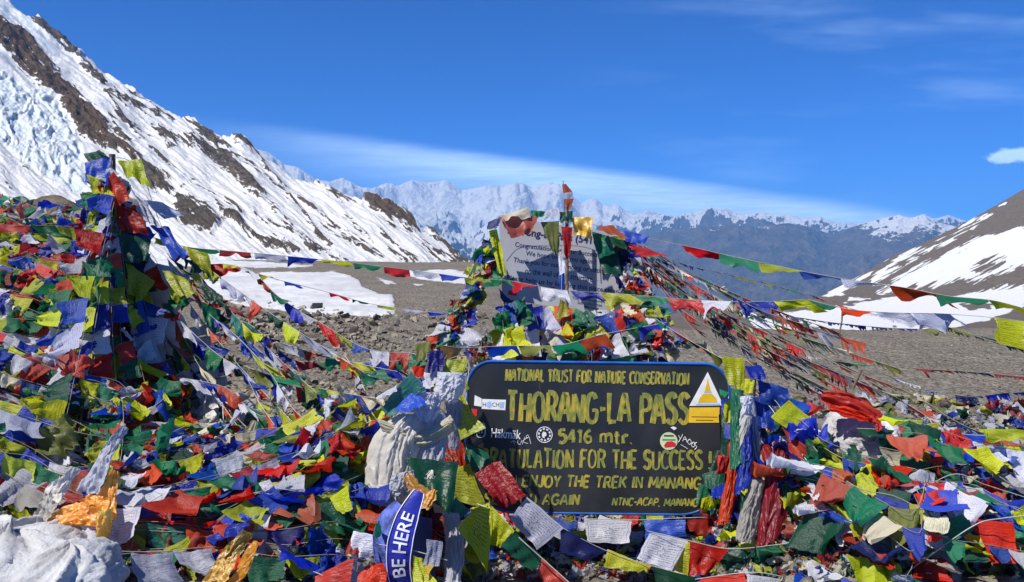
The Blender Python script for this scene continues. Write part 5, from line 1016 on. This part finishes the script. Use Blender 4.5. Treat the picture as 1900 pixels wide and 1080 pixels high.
# ------------------------------------------------------------------ painted strokes alphabet
GL = {
 'A': (.66, [[(0, 0), (.33, 1), (.66, 0)], [(.13, .36), (.53, .36)]]), 'C': (.58, [[(.58, .84), (.42, 1), (.18, .95), (.03, .7), (.03, .3), (.18, .05), (.42, 0), (.58, .14)]]),
 'E': (.52, [[(.04, 0), (.04, 1)], [(.04, 1), (.52, 1)], [(.04, .52), (.44, .52)], [(.04, 0), (.52, 0)]]), 'F': (.5, [[(.04, 0), (.04, 1)], [(.04, 1), (.5, 1)], [(.04, .53), (.42, .53)]]),
 'G': (.62, [[(.58, .82), (.42, 1), (.18, .95), (.03, .7), (.03, .3), (.18, .05), (.42, 0), (.6, .15), (.6, .42), (.36, .42)]]), 'H': (.6, [[(.04, 0), (.04, 1)], [(.56, 0), (.56, 1)], [(.04, .5), (.56, .5)]]),
 'I': (.1, [[(.05, 0), (.05, 1)]]), 'J': (.42, [[(.38, 1), (.38, .2), (.25, 0), (.08, .05), (.0, .2)]]), 'K': (.58, [[(.04, 0), (.04, 1)], [(.54, 1), (.06, .46)], [(.2, .6), (.58, 0)]]),
 'L': (.48, [[(.04, 1), (.04, 0)], [(.04, 0), (.48, 0)]]), 'M': (.76, [[(.02, 0), (.08, 1)], [(.08, 1), (.38, .25)], [(.38, .25), (.68, 1)], [(.68, 1), (.74, 0)]]), 'N': (.62, [[(.04, 0), (.04, 1)], [(.04, 1), (.58, 0)], [(.58, 0), (.58, 1)]]),
 'O': (.66, [[(.33, 1), (.12, .88), (.03, .5), (.12, .12), (.33, 0), (.54, .12), (.63, .5), (.54, .88), (.33, 1)]]), 'P': (.56, [[(.04, 0), (.04, 1)], [(.04, 1), (.38, .98), (.54, .82), (.5, .58), (.34, .48), (.04, .48)]]),
 'R': (.58, [[(.04, 0), (.04, 1)], [(.04, 1), (.38, .98), (.52, .82), (.48, .6), (.34, .5), (.04, .5)], [(.28, .5), (.58, 0)]]), 'S': (.56, [[(.52, .86), (.36, 1), (.14, .96), (.04, .78), (.14, .58), (.4, .46), (.53, .28), (.44, .06), (.22, 0), (.02, .14)]]),
 'T': (.6, [[(0, 1), (.6, 1)], [(.3, 1), (.3, 0)]]), 'U': (.6, [[(.04, 1), (.04, .25), (.16, .03), (.42, .03), (.56, .25), (.56, 1)]]), 'V': (.6, [[(0, 1), (.3, 0)], [(.3, 0), (.6, 1)]]), 'Y': (.58, [[(0, 1), (.29, .48)], [(.58, 1), (.29, .48)], [(.29, .48), (.29, 0)]]),
 '5': (.54, [[(.5, 1), (.1, 1)], [(.1, 1), (.06, .56)], [(.06, .56), (.34, .62), (.52, .44), (.5, .16), (.3, 0), (.04, .08)]]), '4': (.58, [[(.4, 0), (.4, 1)], [(.4, 1), (.02, .34)], [(.02, .34), (.58, .34)]]),
 '1': (.3, [[(.0, .8), (.18, 1)], [(.18, 1), (.18, 0)]]), '6': (.54, [[(.46, .98), (.2, .8), (.05, .4), (.12, .08), (.32, 0), (.5, .14), (.48, .42), (.3, .52), (.1, .4)]]), 'm': (.9, [[(.05, 0), (.05, .62)], [(.05, .5), (.2, .64), (.42, .58), (.45, 0)], [(.45, .5), (.62, .64), (.82, .58), (.85, 0)]]),
 't': (.45, [[(.2, .9), (.2, .1), (.4, .0)], [(0, .62), (.42, .62)]]), 'r': (.42, [[(.05, 0), (.05, .62)], [(.05, .45), (.22, .64), (.42, .6)]]), '.': (.12, [[(.03, .0), (.08, .05)]]), ',': (.15, [[(.1, .05), (.03, -.12)]]), '-': (.36, [[(.02, .48), (.34, .48)]]),
 '!': (.12, [[(.06, 1), (.06, .32)], [(.06, .08), (.06, .0)]]), ' ': (.30, []), 'a': (.5, [[(.42, .5), (.25, .62), (.05, .45), (.05, .12), (.22, 0), (.42, .15)], [(.42, .62), (.45, 0)]]), 'k': (.45, [[(.04, 0), (.04, 1)], [(.42, .6), (.06, .28)], [(.18, .36), (.45, 0)]]), ':': (.2, [[(.05, .8), (.1, .8)]])}
def stroke_mesh(name, text, box, mat, parent, k, bc, wd, slant=.0, y=-.0135, jit=.012, seed=0, rotf=0.0, hang=.0):
    """brush lettering fitted to a pixel box (x0, y0, x1, y1) of the board plane; bc is the board centre in pixels"""
    r = random.Random(seed); x0, y0, x1, y1 = box; adv = []; x = 0
    for ch in text: g = GL[ch]; adv.append(x); x += g[0] + .17
    tot = x - .17; sx = (x1 - x0) / tot; sy = (y1 - y0); V, Fc = [], []; nl = 0
    for ch, ax in zip(text, adv):
        jy = r.uniform(-.04, .04)
        for st in GL[ch][1]:
            p = np.array([(q[0] + r.uniform(-jit, jit) * 2, q[1] + jy + r.uniform(-jit, jit)) for q in st]); p = spline(np.c_[p, p[:, :1] * 0], max(4, len(st) * 4))[:, :2] if len(st) > 2 else np.array([p[0], p[0] * .5 + p[1] * .5, p[1]])
            q = np.stack([(x0 + (ax + p[:, 0] + slant * p[:, 1]) * sx), (y1 - p[:, 1] * sy)], 1)
            q[:, 1] += (q[:, 0] - (x0 + x1) / 2) * rotf
            t = np.gradient(q, axis=0); t /= np.linalg.norm(t, axis=1)[:, None] + 1e-9; n = np.stack([-t[:, 1], t[:, 0]], 1)
            ww = wd * (.5 + .12 * np.sin(np.linspace(0, 3, len(q)) + r.uniform(0, 3))) * r.uniform(.88, 1.12)
            L_ = q + n * ww[:, None]; R2 = q - n * ww[:, None]; yo = y - .00025 * (nl % 5)
            m = len(q)
            for a, b in ((L_, R2),):
                pts = np.concatenate([a, b]); V.append(np.stack([(pts[:, 0] - bc[0]) * k, np.full(2 * m, yo), -(pts[:, 1] - bc[1]) * k], 1))
            i = np.arange(m - 1); Fc.append(np.stack([i, i + 1, i + 1 + m, i + m], 1) + sum(len(v) for v in V[:-1])); nl += 1
    me = mesh_np(name, np.concatenate(V), np.concatenate(Fc), False, None, None, [mat]); return link(name, me, parent)

# ------------------------------------------------------------------ the black board
BC = (1108, 810); BD = 4.3; K = BD / F
board = empty('pass_sign', P(BC[0], BC[1], BD)); board.rotation_euler = (math.radians(-3), math.radians(.7), 0)
tag(board, 'black painted sign board with blue rim and yellow hand lettering', 'sign')
def outline(x0, y0, x1, y1, rt, rb, n=14):
    pts = []
    for cx_, cy_, r, a0 in ((x1 - rt, y0 + rt, rt, -90), (x1 - rb, y1 - rb, rb, 0), (x0 + rb, y1 - rb, rb, 90), (x0 + rt, y0 + rt, rt, 180)):
        for i in range(n + 1): a = math.radians(a0 + 90 * i / n); pts.append((cx_ + r * math.cos(a), cy_ + r * math.sin(a)))
    return pts
mb = Mat('black board paint'); nz_ = mb.noise(3, 6); sc_ = mb.noise(60, 4, stretch=(1, 1, .3))
c = mb.mix(mb.ramp(nz_, .35, .7), (.014, .015, .017), (.034, .036, .040)); c = mb.mix(mb.ramp(sc_, .68, .76), c, (.07, .07, .07))
mb.princ(c, mb.math('MULTIPLY_ADD', mb.noise(5, 5), .25, .30), .45, mb.bump(mb.noise(2.5, 3), .25, .03))
def prism(name, pts, y0, y1, mat, parent, k=K, bc=BC, bev=0):
    bm = bmesh.new(); vs = [bm.verts.new(((x - bc[0]) * k, y0, -(y - bc[1]) * k)) for x, y in pts]; f = bm.faces.new(vs)
    ex = bmesh.ops.extrude_face_region(bm, geom=[f]); 
    for v in [g for g in ex['geom'] if isinstance(g, bmesh.types.BMVert)]: v.co.y = y1
    bmesh.ops.recalc_face_normals(bm, faces=bm.faces[:]); me = bpy.data.meshes.new(name); bm.to_mesh(me); bm.free(); return link(name, me, parent, mat)
OL = outline(866, 674, 1352, 950, 46, 92)
prism('board_panel', OL, -.012, .012, mb.m, board)
M_BLUE = simple('blue rim paint', (.01, .10, .42), .45, .3, 10, .5)
rp = [Vector(((x - BC[0]) * K, 0, -(y - BC[1]) * K)) for x, y in OL]; rp = rp + [rp[0], rp[1]]
V, Fc = tube_np(rp, .0085, 8); V[:, 1] = V[:, 1] * 2.0; link('rim', mesh_np('rim', V, Fc, True, None, None, [M_BLUE]), board)
my = Mat('yellow lettering paint'); st_ = my.noise(70, 5, stretch=(1, 1, .35)); lg = my.noise(7, 3)
c = my.mix(my.ramp(my.math('ADD', st_, my.math('MULTIPLY', lg, .6)), .68, 1.0), (.17, .21, .055), (.50, .38, .04)); my.princ(c, .6, .3); M_YEL = my.m
SM = lambda nm, t, bx, wd, **k: stroke_mesh(nm, t, bx, M_YEL, board, K, BC, wd, **k)
SM('lettering', 'NATIONAL TRUST FOR NATURE CONSERVATION', (937, 689, 1276, 710), 4.0, slant=.08, rotf=.012, seed=1)
SM('lettering', 'THORANG-LA PASS', (940, 731, 1276, 783), 8.2, slant=.04, seed=2)
SM('lettering', '5416 mtr.', (1036, 797, 1172, 821), 5.2, seed=3)
SM('lettering', 'CONGRATULATION FOR THE SUCCESS !', (842, 835, 1318, 867), 5.0, slant=.03, seed=4)
SM('lettering', 'YOU ENJOY THE TREK IN MANANG', (914, 882, 1298, 902), 4.2, slant=.12, seed=5)
SM('lettering', 'SEE YOU AGAIN', (900, 916, 1074, 934), 4.2, slant=.12, seed=6)
SM('lettering', 'NTNC-ACAP, MANANG', (1136, 921, 1292, 934), 3.0, slant=.2, seed=7)
def flat(col, nm, rough=.5): return simple(nm, col, rough, .08, 20, .3)
M_STW = flat((.78, .79, .80), 'white sticker'); M_STY = flat((.80, .50, .03), 'yellow sticker'); M_STB = flat((.35, .5, .8), 'pale blue print'); M_STG = flat((.60, .68, .42), 'pale green sticker'); M_STR = flat((.6, .03, .04), 'red print'); M_INK = flat((.02, .02, .03), 'black print'); M_GLD = flat((.75, .48, .02), 'golden print')
def font_mesh(txt, size, align='CENTER', bold=0.0):
    cu = bpy.data.curves.new('txt', 'FONT'); cu.body = txt; cu.size = size; cu.align_x = align; cu.align_y = 'CENTER'; cu.offset = bold; cu.resolution_u = 3
    ob = bpy.data.objects.new('txt', cu); COL.objects.link(ob); dg = bpy.context.evaluated_depsgraph_get(); me = bpy.data.meshes.new_from_object(ob.evaluated_get(dg)); bpy.data.objects.remove(ob); bpy.data.curves.remove(cu); return me
def text_on(name, txt, px, py, hpx, wpx, mat, parent, rot=0, y=-.016, k=K, bc=BC, bold=0.0):
    me = font_mesh(txt, 1, bold=bold); xs = [v.co.x for v in me.vertices]; ys = [v.co.y for v in me.vertices]; w0 = max(xs) - min(xs); h0 = max(ys) - min(ys); cx_, cy_ = (max(xs) + min(xs)) / 2, (max(ys) + min(ys)) / 2
    ca, sa = math.cos(math.radians(rot)), math.sin(math.radians(rot))
    for v in me.vertices:
        a = (v.co.x - cx_) / w0 * wpx; b = (v.co.y - cy_) / h0 * hpx; X = a * ca + b * sa; Y = -a * sa + b * ca
        v.co = ((px + X - bc[0]) * k, y, -(py - Y - bc[1]) * k)
    me.name = name; me.materials.clear(); me.materials.append(mat); return link(name, me, parent)
def sticker(label, pts, mat, y=-.0138):
    o = prism('sticker', pts, y, -.0122, mat, board); o['label'] = label; return o
s_ = sticker('white triangular sticker with a yellow stupa', [(1312, 688), (1341, 749), (1278, 751)], M_STW)
prism('stupa_print', [(1312, 699), (1315, 712), (1318, 724), (1306, 724), (1309, 712)], -.0146, -.0139, M_GLD, s_)
prism('stupa_print', [(1304, 728), (1320, 728), (1328, 737), (1330, 744), (1294, 745), (1296, 737)], -.0146, -.0139, M_GLD, s_)
prism('base_print', [(1292, 746.5), (1334, 745.5), (1334, 748), (1290, 749)], -.0146, -.0139, M_STB, s_)
prism('band_print', [(1305, 724.8), (1319, 724.8), (1319, 726.6), (1305, 726.6)], -.0146, -.0139, M_STB, s_)
s_ = sticker('rectangular yellow sticker under the triangle', [(1278, 754), (1334, 753), (1333, 781), (1277, 782)], M_STY)
for i, (a, b) in enumerate([(1282, 1330), (1290, 1322)]): prism('print_line', [(a, 770 + i * 6), (b, 770 + i * 6), (b, 771.6 + i * 6), (a, 771.6 + i * 6)], -.0146, -.0139, simple('brown print', (.25, .12, .02), .6), s_)
s_ = sticker('white sticker with rays at the left of the board', [(894, 743), (938, 744), (937, 763), (893, 761)], M_STW)
text_on('sticker_text', 'H', 898, 753, 8, 6, M_INK, s_, y=-.0143); text_on('sticker_text', 'CH', 919, 753, 8, 12, M_INK, s_, y=-.0143)
prism('sun_print', [(907 + (6.5 if i % 2 else 4) * math.cos(i * math.pi / 10), 753 + (8 if i % 2 else 5) * math.sin(i * math.pi / 10)) for i in range(20)], -.0146, -.0139, M_STB, s_)
prism('print_block', [(926, 748), (935, 748), (934, 759), (926, 759)], -.0146, -.0139, M_STB, s_)
sticker('torn white arrow shaped sticker at the left of the board', [(880, 736), (893, 742), (893, 757), (879, 755)], M_STW)
sticker('small dark red sticker half hidden by the yellow flag', [(874, 761), (885, 762), (884, 775), (876, 774)], M_STR)
cir = lambda x, y, r, n=28, e=1: [(x + r * math.cos(i * 2 * math.pi / n), y + r * e * math.sin(i * 2 * math.pi / n)) for i in range(n)]
s_ = sticker('round pale green sticker with a red car', cir(1240, 816, 16.2), M_STG)
prism('car_print', [(1231, 824), (1236, 817), (1246, 816), (1253, 820), (1253, 826), (1233, 828)], -.0146, -.0139, M_STR, s_); prism('hill_print', [(1228, 812), (1252, 812), (1252, 815), (1228, 815)], -.0146, -.0139, simple('green print', (.1, .3, .08), .6), s_); prism('title_print', [(1231, 805), (1249, 805), (1249, 807.5), (1231, 807.5)], -.0146, -.0139, M_INK, s_)
def ring(x, y, r0, r1, mat, parent, nm, yy=-.0142, n=28):
    a = np.arange(n + 1) * 2 * math.pi / n; V = np.concatenate([np.stack([(x + r * np.cos(a) - BC[0]) * K, np.full(n + 1, yy), -(y + r * np.sin(a) - BC[1]) * K], 1) for r in (r0, r1)]); i = np.arange(n)
    return link(nm, mesh_np(nm, V, np.stack([i, i + 1, i + n + 2, i + n + 1], 1), False, None, None, [mat]), parent)
s_ = ring(1010, 807, 13.6, 15, M_STW, board, 'sticker'); s_['label'] = 'round black and white emblem sticker'
for k_ in range(10):
    a = k_ * .628 + .2; prism('emblem_mark', [(1010 + r * math.cos(a + da), 807 + r * math.sin(a + da)) for r, da in ((9, -.18), (12, -.18), (12, .18), (9, .18))], -.0146, -.0139, M_STW, s_)
prism('emblem_centre', [(1006, 812), (1005, 806), (1008, 801), (1013, 803), (1014, 808), (1010, 811), (1011, 814)], -.0146, -.0139, M_STW, s_)
text_on('painted_name', 'Häkmäk', 939, 806, 17, 55, M_STW, board, rot=3, bold=.012)
SW = lambda pts, wd: [tube_np([Vector(((x - BC[0]) * K, -.0145, -(y - BC[1]) * K)) for x, y in p], wd * K, 4) for p in pts]
def scribble(label, pts, wd=.55):
    V, Fc = [], []; o_ = 0
    for p in pts:
        q = spline([(x, y, 0) for x, y in p], len(p) * 4) if len(p) > 2 else np.array([(*p[0], 0), (*p[1], 0)], float)
        v, f = tube_np([Vector(((x - BC[0]) * K, -.0135, -(y - BC[1]) * K)) for x, y, _ in q], wd * K, 5); V.append(v); Fc.append(f + o_); o_ += len(v)
    o = link('graffiti_tag', mesh_np('graffiti_tag', np.concatenate(V), np.concatenate(Fc), True, None, None, [M_STW]), board); o['label'] = label
scribble('white pen tag under the painted name', [[(948, 822), (954, 819), (958, 822)], [(953, 819), (955, 826)], [(961, 818), (961, 824), (966, 825), (968, 818)], [(969, 826), (974, 812)], [(980, 812), (970, 820), (980, 824)], [(982, 812), (985, 824)], [(976, 811), (979, 808), (981, 811), (978, 814), (976, 811)]])
scribble('white pen tag right of the round green sticker', [[(1258, 805), (1262, 811), (1266, 803)], [(1262, 811), (1258, 818)], [(1266, 816), (1270, 808), (1274, 818)], [(1268, 813), (1273, 813)], [(1279, 812), (1275, 816), (1278, 822), (1282, 818), (1279, 812)], [(1286, 817), (1282, 822), (1285, 827), (1289, 822), (1286, 817)], [(1292, 818), (1287, 821), (1292, 826), (1288, 831)], [(1262, 822), (1275, 830)]], .7)
prism('chip', [(1243, 791), (1249, 789), (1255, 792), (1250, 796)], -.0135, -.0122, M_STW, board)
scribble('white outlined square mark at the left of the board', [[(885, 790), (898, 788), (899, 810), (886, 812), (885, 790)], [(889, 795), (889, 806)], [(894, 794), (894, 806)], [(889, 800), (894, 800)]], .8)
M_STEEL = simple('painted steel post', (.05, .08, .12), .6)
for x in (888, 1330):
    pz = Gz((x - CX) / F * 4.36, 4.36); a = P(x, 700, 4.345); b = Vector((a.x, 4.345, pz - .1)); V, Fc = tube_np([b, (a + b) / 2, a], .022, 10)
    mi = board.matrix_basis.inverted(); V = np.array([(mi @ Vector(v))[:] for v in V]); link('post', mesh_np('post', V, Fc, True, None, None, [M_STEEL]), board)

flag_string('green and blue flags hanging over the right edge of the board', [(1352, 735, 4.2), (1348, 800, 4.18), (1338, 870, 4.15), (1310, 945, 4.1)],
 [('darkgreen', (1332, 770), (1356, 760), (1352, 838), (1338, 846), 4.2, .1), ('darkgreen', (1326, 838), (1350, 832), (1346, 890), (1312, 886), 4.18, .1), ('blue', (1338, 742), (1356, 738), (1358, 766), (1340, 768), 4.18, .1), ('red', (1330, 846), (1352, 842), (1356, 872), (1334, 876), 4.12, .09), ('green', (1296, 902), (1322, 892), (1316, 948), (1290, 940), 4.12, .1), ('lavender', (1330, 872), (1350, 870), (1344, 905), (1328, 900), 4.1, .1)])
# wooden posts beside the board that carry the bundles
for x, lb in ((795, 'wooden post inside the white scarf bundle left of the sign'), (1390, 'wooden post inside the flag bundle right of the sign')):
    gx = (x - CX) / F * 4.22; gz = Gz(gx, 4.22); V, Fc = tube_np([(0, 0, -.1), (0, 0, .5), (.01, 0, 1.19 - gz)], .03, 9)
    o = link('post', mesh_np('post', V, Fc, True, None, None, [M_WOOD])); o.location = (gx, 4.22, gz); tag(o, lb, 'post')

# ------------------------------------------------------------------ the white sign on the far cairn
WC = (1036, 490); WD = 7.35; KW = WD / F
white = empty('white_sign', P(WC[0], WC[1], WD)); tag(white, 'tilted white sign with dark blue printed thanks, draped in flags', 'sign')
M_WS = simple('white sign enamel', (.40, .41, .46), .45, .07, 3, .4); M_NAVY = flat((.02, .03, .10), 'navy print')
prism('sign_panel', [(926, 408), (934, 402), (1140, 432), (1150, 442), (1147, 555), (1124, 584), (1108, 582), (932, 554)], -.012, .012, M_WS, white, KW, WC)
TW = lambda t, x, y, h, w_, b=.01, m=M_NAVY: text_on('lettering', t, x, y, h, w_, m, white, rot=7.2, y=-.0135, k=KW, bc=WC, bold=b)
TW('Thorong-La Pass (5416 m)', 1036, 440, 19, 198, .03); TW('Congratulation for Your Success !!!', 1038, 465, 11.5, 166); TW('We hope to see you again !', 1040, 479, 11.5, 130)
TW('Thank you for not climbing or sitting', 1038, 494, 12, 172); TW('on the wall of this structure.', 1038, 510, 11, 128); TW('Please help us by keeping this place clean', 1044, 529, 12, 208)
TW('Tourism Management', 1092, 557, 6.5, 62, .0); TW('Sub-committee', 1094, 563.5, 6, 46, .0); TW('Manang', 1097, 571, 6.5, 27, .01)
prism('red_mark', [(943, 539), (959, 541), (959, 549), (943, 547)], -.0142, -.0122, M_STR, white, KW, WC)
def ringW(x, y, r0, r1, mat, n=24):
    a = np.arange(n + 1) * 2 * math.pi / n; V = np.concatenate([np.stack([(x + r * np.cos(a) - WC[0]) * KW, np.full(n + 1, -.0142), -(y + r * np.sin(a) - WC[1]) * KW], 1) for r in (r0, r1)]); i = np.arange(n)
    link('emblem', mesh_np('emblem', V, np.stack([i, i + 1, i + n + 2, i + n + 1], 1), False, None, None, [mat]), white)
ringW(1026, 540, 5, 7.5, M_STR); ringW(1002, 546, 0.5, 5, flat((.55, .5, .5), 'grey print'))
prism('print_block', [(985, 538), (996, 540), (996, 552), (985, 550)], -.0142, -.0122, flat((.45, .4, .4), 'faded print'), white, KW, WC)
for x in (950, 1120):
    a = P(x, 430, WD + .035); gz = Gz(a.x, a.y); V, Fc = tube_np([(a.x, a.y, gz - .1), (a.x, a.y, (gz + a.z) / 2), (a.x, a.y, a.z)], .02, 8); link('post', mesh_np('post', V - np.array(white.location), Fc, True, None, None, [M_STEEL]), white)
# tall pole in front of the sign
a = P(1052, 372, 7.12); gz = Gz(a.x, a.y); V, Fc = tube_np([(0, 0, -.1), (0, 0, .8), (0, 0, a.z - gz)], .014, 8); o = link('flag_pole', mesh_np('flag_pole', V, Fc, True, None, None, [M_WOOD])); o.location = (a.x, a.y, gz); tag(o, 'thin wooden pole rising in front of the white sign', 'pole')

# ------------------------------------------------------------------ blue lanyard with its lettering
lan = empty('blue_lanyard', P(745, 1000, 3.04)); tag(lan, 'wide glossy blue ribbon loop printed BE HERE in white', 'ribbon'); lo_ = np.array(lan.location)
M_LAN = simple('blue ribbon', (.022, .03, .33), .5, .25, 9, .35, .25); M_LANF = simple('faded blue ribbon', (.07, .10, .36), .6, .75, 16, .3, .6); M_LAND = simple('shaded blue ribbon', (.005, .010, .06), .5, .2, 6); M_WH = flat((.85, .85, .88), 'white ribbon print')
def band(ctr, hw, mat, name, d, tilt=.0, bulge=.008, n=30, nw=9):
    C = spline([(x, y, 0) for x, y in ctr], n); T = np.gradient(C, axis=0); T /= np.linalg.norm(T, axis=1)[:, None]; Nn = np.stack([-T[:, 1], T[:, 0]], 1); w_ = np.interp(np.linspace(0, 1, n), np.linspace(0, 1, len(hw)), hw); t = np.linspace(-1, 1, nw); V = []
    for k_ in range(n):
        for q in t: V.append(P(C[k_, 0] + Nn[k_, 0] * q * w_[k_], C[k_, 1] + Nn[k_, 1] * q * w_[k_], d - bulge * math.cos(q * 1.3) - tilt * q - .05 * math.sin(math.pi * k_ / n))[:])
    link(name, mesh_np(name, np.array(V) - lo_, grid_faces(n, nw), True, np.stack([np.tile((t + 1) / 2, n), np.repeat(np.linspace(0, 1, n), nw)], 1), None, [mat]), lan)
    return C, Nn, w_
C1, N1, W1 = band([(778, 912), (756, 960), (742, 1010), (740, 1060), (752, 1110)], [10, 21, 24, 22, 18], M_LAN, 'front_band', 3.02)
band([(742, 935), (716, 965), (706, 1010), (714, 1060), (732, 1090)], [10, 15, 15, 13, 10], M_LANF, 'left_band', 3.14, -.03)
band([(790, 960), (782, 1010), (786, 1060), (795, 1110)], [12, 20, 22, 18], M_LAND, 'inner_band', 3.16, .03)  # shade inside the loop is put into this band's darker blue
for sgn in (-1, 1):
    pts = [P(C1[i, 0] + N1[i, 0] * sgn * W1[i] * .97, C1[i, 1] + N1[i, 1] * sgn * W1[i] * .97, 3.017 - .008 * math.cos(1.26) - .05 * math.sin(math.pi * i / 30)) for i in range(30)]
    V, Fc = tube_np(pts, .0018, 4); link('edge_line', mesh_np('edge_line', V - lo_, Fc, True, None, None, [M_WH]), lan)
def wrap_text(txt, s0, s1, q0, q1, C, Nn, W, d, nm='lettering'):
    me = font_mesh(txt, 1, bold=.012); xs = [v.co.x for v in me.vertices]; ys = [v.co.y for v in me.vertices]; n = len(C)
    for v in me.vertices:
        a = (v.co.x - min(xs)) / (max(xs) - min(xs)); b = (v.co.y - min(ys)) / (max(ys) - min(ys)); s = s0 + (s1 - s0) * a; q = q0 + (q1 - q0) * b; f = s * (n - 1); i = np.arange(n)
        cx_, cy_, nx, ny, w_ = (np.interp(f, i, z) for z in (C[:, 0], C[:, 1], Nn[:, 0], Nn[:, 1], W))
        v.co = P(cx_ + nx * q * w_, cy_ + ny * q * w_, d - .008 * math.cos(q * 1.3) - .05 * math.sin(math.pi * f / n) - .003) - Vector(lo_)
    me.name = nm; me.materials.clear(); me.materials.append(M_WH); link(nm, me, lan)
flag_string('yellow green and orange flags over the foot of the blue ribbon', [(700, 1010, 3.0), (760, 1020, 2.98), (830, 1040, 2.98)],
 [('yellow', (768, 1030), (790, 1040), (806, 1085), (762, 1085), 2.94, .08), ('white', (655, 985), (692, 992), (690, 1030), (650, 1040), 3.0, .12), ('brick', (650, 1000), (672, 985), (664, 1035), (640, 1030), 3.02, .1), ('red', (676, 1050), (712, 1045), (720, 1085), (660, 1085), 2.98, .1), ('lavender', (792, 1000), (822, 1005), (818, 1050), (790, 1045), 3.0, .06), ('gold', (788, 1050), (806, 1048), (790, 1085), (776, 1085), 2.92, .1), ('green', (700, 1000), (708, 990), (700, 965), (690, 975), 3.06, .1)])
wrap_text('BE HERE', .80, .21, -.55, .55, C1, N1, W1, 3.02)
